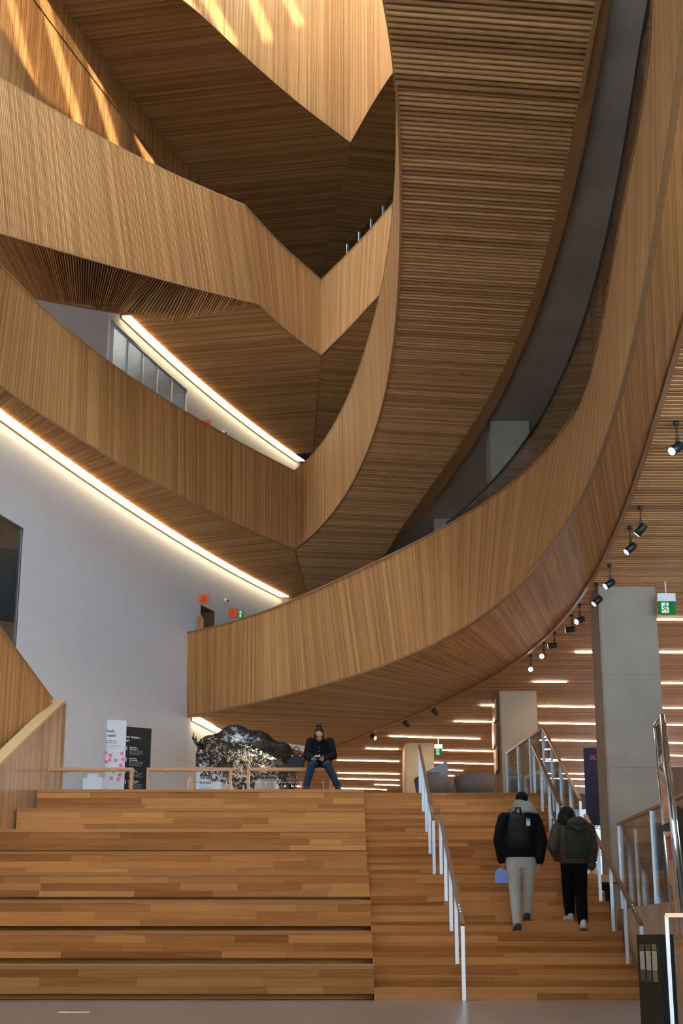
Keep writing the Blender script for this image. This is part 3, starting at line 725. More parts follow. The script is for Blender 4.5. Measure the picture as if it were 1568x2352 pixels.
# ---- right timber side wall with glass guard
root = tag(empty('stair_side_wall'), 'low timber board wall closing the right side of the stairs', kind='structure')
y = 16.7
for k in range(26):
    e = y + .2; m = MB(); m.box((4.19, (y + e) / 2, .61), (.14, e - y - .003, 1.22)); m.build('board', M['panelwood'], root); y = e
for k in range(1, 13):
    pass
def glass_guard(name, label, pts, h, npan, posts, railw=.05, base=0.0):
    """pts: foot polyline; panes, top rail and posts"""
    r = tag(empty(name), label, 'railing'); pts = [Vector(p) for p in pts]
    E = even(pts, npan + 1); up = Vector((0, 0, h))
    for a, b in zip(E[:-1], E[1:]):
        d = (b - a).normalized() * .012; m = MB(); nrm = Vector((-(b - a).y, (b - a).x, 0)).normalized() * .006
        a2, b2 = a + d, b - d
        m.hexa([a2 - nrm, b2 - nrm, b2 + nrm, a2 + nrm], [a2 - nrm + up, b2 - nrm + up, b2 + nrm + up, a2 + nrm + up]); m.build('glass_pane', M['glass'], r)
    m = MB()
    for a, b in zip(E[:-1], E[1:]): m.bar(a + up + Vector((0, 0, .015)), b + up + Vector((0, 0, .015)), railw, .04)
    m.build('top_rail', M['bronze'], r)
    for i in posts:
        p = E[i]; m = MB(); m.box(p + Vector((0, 0, h / 2)), (.045, .03, h)); m.build('post', M['steel'], r)
    return r
glass_guard('glass_railing', 'glass railing with bronze top rail on the low timber side wall', [(4.2, 21.85, 1.22), (4.2, 12.5, 1.22)], 1.24, 8, (0, 2, 4, 6, 8))
# upper flight right guard
pu = lambda k, dx=0: Vector((3.82 + dx, step_y(k) + .05, k * R_))
glass_guard('glass_railing', 'glass railing on the landing floor behind the top of the stairs', [(3.67, 31.6, Z_PLAT), (3.965, 27.95, Z_PLAT)], 1.25, 3, (0, 1, 2, 3))
glass_guard('glass_railing', 'sloping glass railing down the right side of the upper flight', [(3.975, 27.9, Z_PLAT), (4.03, step_y(13) - .2, 1.82)], 1.25, 4, (0, 1, 2, 3, 4))
m = MB(); m.bar((4.06, 28.0, 3.5), (4.06, 24.3, 1.62), .04, .34); o = m.build('stair_stringer', M['lightwood']); tag(o, 'slanted pale timber stringer outside the upper flight', kind='structure')
def handrail(label, X, ks, k_over, top_ext=0):
    r = tag(empty('handrail', (0, 0, 0)), label, 'handrail')
    P = []
    for k in ks:
        if k == 0: P.append(Vector((X, D0 - .2, 0)))
        elif k == 24: P.append(Vector((X, step_y(24) + .25, Z_PLAT)))
        else: P.append(Vector((X, step_y(k + 1) - .10 if k != 12 else (step_y(12) + .25 if ks[0] == 0 else step_y(13) - .22), k * R_)))
    H = .94
    for p in P:
        m = MB(); m.box(p + Vector((0, 0, H / 2)), (.05, .014, H)); m.build('post', M['steel'], r)
    m = MB(); a, b = P[0] + Vector((0, -.02, H + .02)), P[-1] + Vector((0, .08, H + .02)); m.bar(a, b, .055, .035); m.build('rail', M['bronze'], r)
    for t in (.09, .115, .14):
        q = a.lerp(b, t); m = MB(); m.box(q + Vector((0, -.012, .015)), (.02, .02, .02)); m.build('stud', M['steel'], r)
    return r
handrail('centre handrail with steel posts on the lower flight', 1.60, (0, 3, 6, 9, 12), 0)
handrail('centre handrail with steel posts on the upper flight', 1.545, (12, 15, 18, 21, 24), 0)
handrail('wall-side handrail with steel posts right of the lower flight', 3.96, (0, 3, 6, 9, 12), 0)
handrail('handrail with steel posts inside the glass of the upper flight', 3.80, (12, 15, 18, 21, 24), 0)
# ---- columns
def column(name, label, x0, x1, y0, y1, z0, z1):
    r = tag(empty(name, ((x0 + x1) / 2, y0, z0)), label, kind='structure'); L = r.location
    me = bpy.data.meshes.new('shaft'); bm = bmesh.new(); bmesh.ops.create_cube(bm, size=1)
    for v in bm.verts: v.co = Vector((v.co.x * (x1 - x0), (v.co.y + .5) * (y1 - y0), (v.co.z + .5) * (z1 - z0)))
    bmesh.ops.bevel(bm, geom=[e for e in bm.edges if abs(e.verts[0].co.z - e.verts[1].co.z) > .5], offset=.02, segments=2, affect='EDGES'); bm.to_mesh(me); bm.free()
    new_obj('shaft', me, M['concrete'], r); return r
M['gallerylens'] = emit('gallery lens', (1, .85, .6), 6.0)
M['joint'] = plain('formwork joint', (.22, .175, .135), .9)
c1 = column('column', 'massive square concrete column right of the stairs', 4.38, 5.36, 23.55, 24.42, 0, Z_CEIL + .04)
m = MB(); m.box((0.05, -.003, 3.55), (.9, .004, .012)); m.build('formwork_joint', M['joint'], c1)
for zz in (1.9, 5.1):
    m = MB(); m.box((0.05, -.003, zz), (.9, .004, .008)); m.build('formwork_joint', M['joint'], c1)
c2 = column('column', 'concrete column carrying the copper plates behind the top of the stairs', 3.77, 4.66, 33.6, 35.3, Z_PLAT, Z_CEIL + .04)
c3 = column('column', 'distant concrete column behind the grey tub chairs', 1.90, 2.76, 42.4, 44.6, Z_PLAT, Z_CEIL + .04)
xg = on_z(1125, 967, 10.78); g2 = on_z(1215, 967, 10.78)
c4 = column('column', 'concrete column on the gallery behind the curved glass rail', xg.x, g2.x, xg.y, xg.y + .9, 7.25, 10.78)
tag(box_obj('wall_understair', (9.7, 23.95, 1.8), (8.7, .1, 3.6), M['lobby']), 'timber wall under the second floor right of the massive column', kind='structure')
# gallery back room behind glass
tag(box_obj('wall_gallery', (8, 33.2, 9.0), (11.5, .2, 3.6), M['slab']), 'dim back wall of the gallery behind the glass rail', kind='structure')
m = MB()
for k in range(3): m.box((4.6 + k * .75, 30.6, 10.55 - (k % 2) * .0), (.05, 2.6, .35))
o = m.build('ceiling_beam', M['dark']); tag(o, 'dark ceiling baffles of the gallery beside the concrete column', kind='structure')
for i, (x_, y_) in enumerate(((4.6, 32.6), (5.5, 32.6))):
    r = tag(empty('downlight', (x_, y_, 10.78)), 'small round downlight throwing a warm scallop on the gallery back wall', 'downlight', 'downlights in the gallery ceiling')
    m = MB(); m.tube([(0, 0, 0), (0, 0, -.05)], .07, 16); m.build('trim_ring', M['steel'], r); m = MB(); m.tube([(0, 0, -.051), (0, 0, -.055)], .055, 16); m.build('lens', M['gallerylens'], r)
    ld = bpy.data.lights.new('lamp', 'SPOT'); ld.energy = 110; ld.spot_size = math.radians(95); ld.spot_blend = .5; ld.color = (1, .82, .58); ld.shadow_soft_size = .05
    lo = bpy.data.objects.new('lamp', ld); COL.objects.link(lo); lo.parent = r; lo.location = (0, 0, -.08)
# curved glass rail on A
r = tag(empty('glass_railing'), 'curved glass rail with dark handrail along the lowest gallery', 'railing')
gp = [Vector((fRail(y) if y > 11.5 else fRail(11.5) - (11.5 - y) * .06, y, 8.25)) for y in frange(28.3, 7.5, 19)]
for a, b in zip(gp[:-1], gp[1:]):
    nrm = Vector((-(b - a).y, (b - a).x, 0)).normalized() * .006; up = Vector((0, 0, .93)); d = (b - a).normalized() * .006; m = MB(); a2, b2 = a + d, b - d
    m.hexa([a2 - nrm, b2 - nrm, b2 + nrm, a2 + nrm], [a2 - nrm + up, b2 - nrm + up, b2 + nrm + up, a2 + nrm + up]); m.build('glass_pane', M['glass'], r)
m = MB(); gq = smooth(even(gp, 80), 6)
for a, b in zip(gq[:-1], gq[1:]): m.bar(a + Vector((0, 0, .95)), b + Vector((0, 0, .95)), .05, .035)
m.build('top_rail', M['black'], r)
# small glass rail above the right wing of C
r = tag(empty('glass_railing'), 'short glass rail above the right wing of the upper balustrade', 'railing')
gp = [Vector((p.x + .25, p.y + .1, Z_C1 - .1)) for p in T3[4:30:3]]
for a, b in zip(gp[:-1], gp[1:]):
    nrm = Vector((-(b - a).y, (b - a).x, 0)).normalized() * .006; up = Vector((0, 0, .75)); m = MB()
    m.hexa([a - nrm, b - nrm, b + nrm, a + nrm], [a - nrm + up, b - nrm + up, b + nrm + up, a + nrm + up]); m.build('glass_pane', M['glass'], r)
    m = MB(); m.box(a + up / 2, (.02, .02, .75)); m.build('post', M['steel'], r)
# ---- linear ceiling lights
LIGHTS = [(1508,1640,1423,1423),(1322,1400,1498,1498),(1515,1640,1498,1499),(1225,1300,1566,1566),(1519,1640,1569,1569),(1104,1140,1620,1620),(1237,1372,1622,1624),(1523,1640,1626,1627),
 (1043,1136,1657,1658),(1239,1372,1661,1663),(1526,1640,1665,1666),(894,1101,1691,1697),(1239,1374,1700,1702),(1529,1640,1706,1708),(840,914,1719,1721),(1014,1138,1723,1726),(1531,1640,1735,1737),
 (775,916,1746,1749),(998,1138,1752,1755),(1224,1344,1743,1746),(1533,1640,1764,1766),(775,916,1775,1778),(1030,1062,1769,1770),(1244,1344,1776,1778),(770,916,1788,1792),(1244,1344,1787,1790),
 (1030,1042,1782,1782),(860,916,1802,1804),(770,887,1810,1814),(1318,1344,1805,1806),(652,690,1805,1806)]
for x0, x1, y0, y1 in LIGHTS:
    a, b = on_z(x0, y0, Z_CEIL - .012), on_z(x1, y1, Z_CEIL - .012); c = (a + b) / 2; v = b - a
    xm_ = (x0 + x1) / 2
    lab = ('long linear ceiling light running in front of the distant column' if (x0, x1) == (894, 1101) else 'linear ceiling light left of the distant column' if xm_ < 900 else 'linear ceiling light between the distant column and the copper plates' if xm_ < 1150
           else 'linear ceiling light between the copper-plate column and the massive column' if y0 > 1600 and xm_ < 1450 else 'short linear ceiling light just left of the massive column top' if xm_ < 1450 else 'linear ceiling light right of the massive column')
    r = tag(empty('ceiling_light', c), lab, 'ceiling light', 'linear lights in the second floor ceiling')
    m = MB(); m.bar(a - c + Vector((0, 0, .03)), b - c + Vector((0, 0, .03)), .15, .05); m.build('housing', M['whitepanel'], r)
    m = MB(); m.bar(a - c, b - c, .075, .02); m.build('diffuser', M['tubelight'], r)
# the same rows go on over the lobby and the second floor to the right
for i in range(16):
    for xa, xb in ((0, 0),):
        yy = 25.0 + i * 3.1; xa = max(6.6, .245 * yy + .5); xb = 13.3
        if xb - xa < .8: continue
        c = Vector(((xa + xb) / 2, yy, Z_CEIL - .012))
        if yy > 60: continue
        r = tag(empty('ceiling_light_offscreen', c), 'linear ceiling light far right in the slatted timber ceiling over the lobby', 'ceiling light', 'linear lights in the second floor ceiling')
        m = MB(); m.bar((xa - c.x, 0, .03), (xb - c.x, 0, .03), .15, .05); m.build('housing', M['whitepanel'], r)
        m = MB(); m.bar((xa - c.x, 0, 0), (xb - c.x, 0, 0), .11, .02); m.build('diffuser', M['tubelight'], r)
# ---- track spotlights
M['lens'] = emit('spot lens', (1, .95, .86), 14.0); M['lensdim'] = emit('spot lens dim', (1, .93, .8), 4.0)
SPOTS = [((1552,968),(1552,1030),(-.62,-.35,-.5),1),((1469,1163),(1471,1217),(-.55,.25,-.62),0),((1446,1209),(1447,1260),(-.66,-.1,-.6),0),((1399,1296),(1399,1341),(-.75,-.12,-.5),1),
 ((1369,1339),(1371,1380),(-.62,-.1,-.62),0),((1330,1388),(1331,1425),(-.75,-.45,-.42),1),((1312,1412),(1309,1446),(-.9,.25,-.1),0),((1272,1451),(1268,1483),(-.9,.15,-.15),0),
 ((1248,1474),(1246,1507),(-.35,-.9,-.22),1),((1218,1504),(1219,1537),(-.2,-.95,-.22),1),((997,1627),(999,1636),(.6,.3,-.55),2),((932,1655),(933,1663),(.6,.35,-.5),2),((855,1683),(857,1693),(.6,-.6,-.4),1)]
for st, hd, dr, lit in SPOTS:
    s0 = on_z(st[0], st[1], Z_CEIL); h0 = on_y(hd[0], hd[1], s0.y); h0.x = s0.x + (h0.x - s0.x)
    r = tag(empty('spotlight', s0), 'unlit black spotlight close to the ceiling where the curved soffit recedes' if lit == 2 else 'glowing black cylinder spotlight hanging on a stem beside the curved soffit', 'spotlight', 'track spotlights along the curved soffit')
    d = Vector(dr).normalized(); L, rad = .17, .055
    piv = (h0 - s0) - d * .02 + Vector((0, 0, .03))
    m = MB(); m.tube([(0, 0, 0), (0, 0, -.05)], .035, 10); m.tube([(0, 0, 0), (0, 0, (h0 - s0).z + .10)], .009, 8); m.build('stem', M['black'], r)
    m = MB(); zt_ = (h0 - s0).z; m.box((0, 0, zt_ + .11), (.035, .03, .06)); m.build('yoke', M['black'], r)
    c = h0 - s0; m = MB(); m.tube([c - d * L * .55, c - d * L * .5, c + d * L * .5], [rad * .85, rad, rad], 20)
    for q in range(5):
        p_ = c - d * (L * .45 - q * .014); m.tube([p_, p_ + d * .006], rad * 1.05, 20)
    m.build('head', M['black'], r)
    m = MB(); m.tube([c + d * (L * .5), c + d * (L * .5 + .004)], rad * .86, 20); m.build('lens', M['lens'] if lit == 1 else (M['lensdim'] if lit == 0 else M['dark']), r)
    if lit == 1 or lit == 0:
        ld = bpy.data.lights.new('lamp', 'SPOT'); ld.energy = 10; ld.spot_size = math.radians(38); ld.spot_blend = .6; ld.color = (1, .9, .75); ld.shadow_soft_size = .04
        lo = bpy.data.objects.new('lamp', ld); COL.objects.link(lo); lo.parent = r; lo.location = c + d * (L * .5 + .03); lo.rotation_euler = d.to_track_quat('-Z', 'Y').to_euler()
# ---- text helper
def text_mesh(txt, size, name='lettering', mat=None, parent=None, bold=0.0, align='LEFT', shear=0.0):
    cu = bpy.data.curves.new(name, 'FONT'); cu.body = txt; cu.size = size; cu.align_x = align; cu.extrude = .0015; cu.offset = bold; cu.shear = shear; cu.resolution_u = 3
    t = bpy.data.objects.new(name, cu); COL.objects.link(t); bpy.context.view_layer.update()
    me = bpy.data.meshes.new_from_object(t.evaluated_get(bpy.context.evaluated_depsgraph_get())); bpy.data.objects.remove(t); bpy.data.curves.remove(cu)
    me.name = name; me.materials.clear()
    if mat: me.materials.append(mat)
    return new_obj(name, me, None, parent)
M['ink'] = plain('black ink', (.02, .02, .022), .6); M['paper'] = plain('white ink', (.85, .85, .85), .6); M['greyink'] = plain('grey ink', (.42, .43, .45), .6)
M['blackpanel'] = plain('black panel', (.014, .013, .013), .45); M['pink'] = plain('pink paper', (.86, .16, .30), .7); M['orange'] = plain('orange sign', (.85, .12, .03), .5)
M['green'] = emit('exit green', (.01, .18, .055), 1.0); M['exitwhite'] = emit('exit white', (.75, .95, .82), 1.0); M['navy'] = plain('navy banner', (.012, .018, .085), .55); M['orangeink'] = plain('orange ink', (.8, .16, .05), .6)
M['copper'] = plain('copper plate', (.62, .30, .15), .32, metal=.85, noise=.2, scale=3)
def panel(name, label, cat, P, Q, z0, z1, th, mat):
    """upright panel from plan point P to Q; children are placed in its local frame: x along, z up, front is -y"""
    P, Q = Vector((*P, 0)), Vector((*Q, 0)); v = Q - P; r = tag(empty(name, (P.x, P.y, z0), math.atan2(v.y, v.x)), label, cat)
    m = MB(); m.box((v.length / 2, th / 2, (z1 - z0) / 2), (v.length, th, z1 - z0)); m.build('board', mat, r); return r, v.length, z1 - z0
def put(o, x, z, y=-.004):
    o.location = (x, y, z); o.rotation_euler = (math.pi / 2, 0, 0); return o
def greek(r, x, z, widths, lh, th, mat, name='print_lines'):
    m = MB()
    for i, w in enumerate(widths):
        q = x
        while q < x + w - .02:
            e = min(x + w, q + random.uniform(.03, .09)); m.box(((q + e) / 2, -.003, z - i * lh), (e - q, .003, th)); q = e + .018
    return m.build(name, mat, r)
# white survey panel + fin
zt_ = on_y(232, 1651, 31.0).z
r, L, H = panel('display_board', 'white display panel with pink notes, headed by a question about saving', 'panel', on_y(216, 1700, 30.98)[:2], on_y(291, 1655, 31.25)[:2], Z_PLAT, zt_, .06, M['whitepanel'])
put(text_mesh('How much', .082, 'headline', M['ink'], r, .002), .075, H - .28); put(text_mesh('did you save?', .082, 'headline', M['ink'], r, .002), .035, H - .375)
put(text_mesh('in and more, for free – with', .032, 'subtitle', M['ink'], r, .001), .13, H - .475); put(text_mesh('Calgary Public Library card.', .032, 'subtitle', M['ink'], r, .001), .13, H - .52)
greek(r, .14, H - .565, [.42, .45, .40, .06], .03, .01, M['greyink'])
PN = r; fx = on_y(231, 1638, 30.75); bx = on_y(211, 1652, 30.98)
m = MB(); w_ = Vector((.02, 0, 0))
m.hexa([(fx.x - .03, fx.y, Z_PLAT), (fx.x, fx.y, Z_PLAT), (bx.x + .03, bx.y, Z_PLAT), (bx.x, bx.y, Z_PLAT)], [(fx.x - .03, fx.y, fx.z), (fx.x, fx.y, fx.z), (bx.x + .03, bx.y, fx.z - .05), (bx.x, bx.y, fx.z - .05)])
m.build('side_fin', M['whitepanel'], None); o = bpy.data.objects['side_fin']; mw = o.matrix_world.copy(); o.parent = r; o.matrix_parent_inverse = Matrix.Translation(r.location).to_4x4().inverted() if False else (Matrix.Translation(r.location) @ Matrix.Rotation(r.rotation_euler.z, 4, 'Z')).inverted()
# sticky notes
for zx, zy in [(625,475),(783,482),(668,500),(597,507),(600,540),(662,547),(720,550),(792,540),(625,567),(590,598),(770,600),(607,652),(790,650),(762,692),(678,730),(745,742)]:
    px, py = 100 + zx / 4.356, 1620 + zy / 4.356
    a0, b0 = on_y(216, 1700, 30.98), on_y(291, 1655, 31.25); t_ = (px - 216) / 75; Y = lerp(a0.y, b0.y, t_) - .012; p = on_y(px, py, Y)
    me = bpy.data.meshes.get('sticky_note')
    if me is None:
        m = MB(); m.add([(-.033, 0, -.035), (.033, 0, -.035), (.033, 0, .035), (-.033, 0, .035), (-.033, -.012, -.036), (.033, -.014, -.036)], [(0, 1, 2, 3), (4, 5, 2, 3)]); me = m.mesh('sticky_note', M['pink'])
    o = bpy.data.objects.new('sticky_note', me); COL.objects.link(o); o.location = p; o.rotation_euler = (0, random.uniform(-.25, .25), .3); tag(o, 'small pink sticky note on the white display panel', 'note', 'pink notes on the white panel')
# black panel
zt_ = on_y(291, 1669, 31.9).z
r, L, H = panel('display_board', 'black display panel with white donor text beside the white panel', 'panel', on_y(268, 1670, 31.75)[:2], on_y(348, 1674, 32.2)[:2], Z_PLAT, zt_, .06, M['blackpanel'])
put(text_mesh('Donor impact...', .075, 'headline', M['paper'], r, .002), .125, H - .25); put(text_mesh('So far!', .075, 'headline', M['paper'], r, .002), .125, H - .335)
for i in range(4):
    zz = H - .47 - i * .25
    m = MB(); m.box((.26, -.003, zz - .02), (.022, .003, .09)); m.build('marker', M['paper'], r)
    put(text_mesh(['More books,', 'More choice,', 'New users,', 'More borrowing,'][i], .036, 'subtitle', M['paper'], r, .001), .33, zz); greek(r, .33, zz - .03, [.2], .03, .016, M['paper']); greek(r, .33, zz - .062, [.34, .32, .35, .28], .028, .009, M['greyink'])
# plinth
p = on_y(203, 1786, 29.6)
r = tag(empty('plinth', (p.x + .12, 29.75, Z_PLAT), -.25), 'white plinth with a small white box in front of the panels', 'plinth')
m = MB(); m.box((0, 0, (p.z - Z_PLAT) / 2), (.42, .3, p.z - Z_PLAT)); m.build('block', M['whitepanel'], r)
m = MB(); m.box((-.06, .03, p.z - Z_PLAT + .05), (.22, .12, .1)); m.build('lid_box', M['whitepanel'], r)
# low timber rails along the top tier
def hoop(label, xa, xb, ytop, Y):
    a, b = on_y(xa, 1790, Y), on_y(xb, 1790, Y); zt = on_y(xa, ytop, Y).z
    r = tag(empty('low_rail', ((a.x + b.x) / 2, Y, Z_PLAT)), label, 'rail'); hw = (b.x - a.x) / 2; h = zt - Z_PLAT
    m = MB(); m.box((0, 0, h - .03), (hw * 2, .16, .06)); m.build('top_bar', M['lightoak'], r)
    for s in (-1, 1): m = MB(); m.box((s * (hw - .025), 0, (h - .06) / 2), (.05, .14, h - .06)); m.build('post', M['lightoak'], r)
    for t in (-.55, .55):
        m = MB(); m.box((t * hw, -.05, h - .085), (.035, .03, .05)); m.build('bracket', M['bronze'], r)
    return h
M['lightoak'] = plank_wood('rail oak', (.42, .21, .09), (.55, .30, .14), rough=.35, stretch=(2, 20, 20))
HB = hoop('low timber rail in front of the white panels, nearest the stair parapet', 107, 305, 1764, 28.05)
hoop('low timber rail between the white panels and the metal bison', 337, 532, 1764, 28.05)
HBENCH = hoop('low timber rail on which the person sits', 567, 762, 1764, 28.05)
# ---- wall items on the left wall
def wall_frame(x, y):
    p = on_W(x, y); d = Vector((wallW(p.y + .1) - wallW(p.y - .1), .2, 0)).normalized(); n = Vector((d.y, -d.x, 0)); return p, d, n
def icon_lift(m, s):
    for a, b in (((-1, -1), (1, -1)), ((1, -1), (1, 1)), ((1, 1), (-1, 1)), ((-1, 1), (-1, -1)), ((-.35, -.5), (-.35, .5)), ((.35, -.5), (.35, .5)), ((-.35, .5), (-.6, .2)), ((.35, -.5), (.6, -.2))):
        m.bar((a[0] * s, -.014, a[1] * s), (b[0] * s, -.014, b[1] * s), .002, s * .16, up=(-(b[1] - a[1]), 0, b[0] - a[0]))
def icon_stairs(m, s):
    P = [(-1, -.7), (-.4, -.7), (-.4, -.1), (.2, -.1), (.2, .5), (.9, .5)]
    for a, b in zip(P[:-1], P[1:]): m.bar((a[0] * s, -.014, a[1] * s), (b[0] * s, -.014, b[1] * s), .002, s * .2, up=(-(b[1] - a[1]), 0, b[0] - a[0]))
def wall_sign(label, x0, yl0, yl1, x1, icon):
    p, d, n = wall_frame(x0, (yl0 + yl1) / 2); zt, zb = on_W(x0, yl0).z, on_W(x0, yl1).z
    # stick out along the wall normal until the outer edge reaches pixel column x1
    lo, hi = 0.0, 1.5
    for _ in range(40):
        mm = (lo + hi) / 2; q = p + n * mm; fwd = q.y * CT + (q.z - EYE) * ST; px = CX + F * q.x / fwd
        if px < x1: lo = mm
        else: hi = mm
    w, h = lo, zt - zb; c = p + n * (w / 2 + .01); r = tag(empty('wall_sign', (c.x, c.y, (zt + zb) / 2), math.atan2(n.y, n.x)), label, 'sign')
    m = MB(); m.box((0, 0, 0), (w, .022, h)); m.build('plate', M['orange'], r); m = MB(); icon(m, min(w, h) * .22); m.build('pictogram', M['ink'], r)
wall_sign('orange lift sign projecting from the white wall above the dark doorway', 457, 1366, 1387, 477, icon_lift)
wall_sign('orange stairs sign projecting from the white wall right of the dark doorway', 525, 1399, 1419, 544, icon_stairs)
wall_sign('orange lift sign on the upper white wall behind the middle balustrade', 463, 966, 990, 481, icon_lift)
wall_sign('orange stairs sign on the upper white wall near the cove light end', 530, 1019, 1042, 547, icon_stairs)
M['cream'] = plain('cream plastic', (.72, .66, .52), .5)
for lab, x, y in (('round cream speaker on the white wall between the orange signs', 516, 1381), ('round cream speaker on the upper white wall between the orange signs', 512, 996)):
    p, d, n = wall_frame(x, y); r = tag(empty('wall_speaker', p), lab, 'speaker'); m = MB(); m.tube([(0, 0, 0), n * .05, n * .09], [.075, .075, .055], 20); m.build('body', M['cream'], r); m = MB(); m.tube([n * .09, n * .094], .035, 14); m.build('grille', M['black'], r)
q0, q1 = Vector((wallW(dy0), dy0, 7.25)), Vector((wallW(dy1), dy1, 7.25)); bk_ = Vector((-2.2, .7, 0)); h = Vector((0, 0, dz1 - 7.25)); m = MB()
for A_, B_ in ((q0, q0 + bk_), (q1, q1 + bk_), (q0 + bk_, q1 + bk_)): m.face([A_, B_, B_ + h, A_ + h])
m.face([q0, q1, q1 + bk_, q0 + bk_]); m.face([q0 + h, q1 + h, q1 + bk_ + h, q0 + bk_ + h])
tag(m.build('door_1', M['lobby']), 'dark open doorway in the white wall on the gallery', kind='structure')
def hexplate(name, label, w, h, loc, rz, n=1):
    r = tag(empty(name, loc, rz), label, 'artwork' if n > 1 else 'sign')
    for i in range(n):
        m = MB(); P = [(-w / 2, -h * .38), (0, -h / 2), (w / 2, -h * .38), (w / 2, h * .38), (0, h / 2), (-w / 2, h * .38)]; z0 = i * h * .88
        y0 = .03 * (i % 2)
        m.hexa([], []) if False else None
        f = [(x, -.02 - y0, z + z0) for x, z in P]; b = [(x, .02 - y0, z + z0) for x, z in P]; m.add(f + b, [(5, 4, 3, 2, 1, 0), (6, 7, 8, 9, 10, 11)] + [(k, (k + 1) % 6, (k + 1) % 6 + 6, k + 6) for k in range(6)]); m.build('plate', M['copper'], r)
        m = MB(); m.box((0, -.022 - y0, z0), (w * .5, .004, h * .1)); m.build('engraving', M['bronze'], r)
    return r
a = on_y(437, 1782, 30.5); hexplate('copper_plate', 'upright pointed copper plate standing left of the metal bison', .11, .62, (a.x, 30.5, a.z - .31), 0)
p, d, n = wall_frame(447, 1430); zt = on_W(447, 1412).z; hexplate('copper_plate', 'upright pointed copper plate on the gallery beside the dark doorway', .16, .9, (p.x + .15, p.y - .05, zt - .45), .3)
zb = on_y(1145, 1778, 34.2).z; zt2 = on_y(1140, 1600, 34.2).z; hh = (zt2 - zb) / (1 + .88 + .88)
hexplate('copper_plate_chain', 'chain of three long copper plates on the side of the concrete column', .5, hh, (3.715, 34.3, zb + hh / 2), -math.pi / 2, 3)
# windows in the left wall
def window(name, label, y0, y1, z0, z1, nm, depth, bright):
    r = tag(empty(name), label, kind='structure'); P = even([(wallW(y), y, 0) for y in frange(y0, y1, 24)], nm + 1)
    for a, b in zip(P[:-1], P[1:]):
        m = MB(); m.hexa([a + Vector((-.04, 0, z0)), a + Vector((-.03, 0, z0)), b + Vector((-.03, 0, z0)), b + Vector((-.04, 0, z0))], [a + Vector((-.04, 0, z1)), a + Vector((-.03, 0, z1)), b + Vector((-.03, 0, z1)), b + Vector((-.04, 0, z1))]); m.build('pane', M['glass'], r)
    for p in P: m = MB(); m.box(p + Vector((-.04, 0, (z0 + z1) / 2)), (.05, .03, z1 - z0)); m.build('mullion', M['steel'], r)
    m = MB()
    for a, b in zip(P[:-1], P[1:]): m.bar(a + Vector((-.02, 0, z1)), b + Vector((-.02, 0, z1)), .06, .04); m.bar(a + Vector((-.02, 0, z0)), b + Vector((-.02, 0, z0)), .06, .04)
    m.build('frame', M['steel'], r)
    m = MB(); a, b = P[0], P[-1]; o_ = Vector((-depth, .2, 0))
    for q, s in ((a, 0), (b, 0)): pass
    up0, up1 = Vector((0, 0, z0 - .3)), Vector((0, 0, z1 + .02))
    e0, e1 = a + o_ - Vector((0, .6, 0)), b + o_ + Vector((0, .6, 0))
    a_, b_ = a - Vector((.03, .3, 0)), b - Vector((.03, -.3, 0))
    m.face([e0 + up0, e1 + up0, e1 + up1, e0 + up1]); m.face([a_ + up0, e0 + up0, e0 + up1, a_ + up1]); m.face([b_ + up0, e1 + up0, e1 + up1, b_ + up1]); m.face([a_ + up1, b_ + up1, e1 + up1, e0 + up1]); m.face([a_ + up0, b_ + up0, e1 + up0, e0 + up0])
    m.build('room_lining', M['white'], r); return r
zw1_, zc0_, zc1_, ya_, yb_, yd_ = ZTOPW
wn_ = window('window_1', 'long interior window with lit room behind in the upper white wall', ya_, yb_, 12.9, zw1_, 5, 1.3, 1)
M['roomlamp'] = emit('room lamp', (1, .98, .94), 30.0)
m = MB(); m.box((wallW(ya_ + .6) - .85, ya_ + .7, 12.85), (.5, 1.6, .06)); m.build('room_lamp', M['roomlamp'], wn_)
wn2 = window('window_2', 'tall interior window at the left edge of the white wall', 14.6, yd_, zc0_, zc1_, 6, 1.6, .4)
# grey end panel and bracket at the far end of the lower cove
a = on_y(648, 1383, 40.3); o = box_obj('end_panel', (0, 0, 0), (.5, .06, 2.2), M['concrete']); o.location = (a.x + .05, 40.35, a.z - .8); tag(o, 'small grey panel at the far end of the lower cove light', kind='structure')
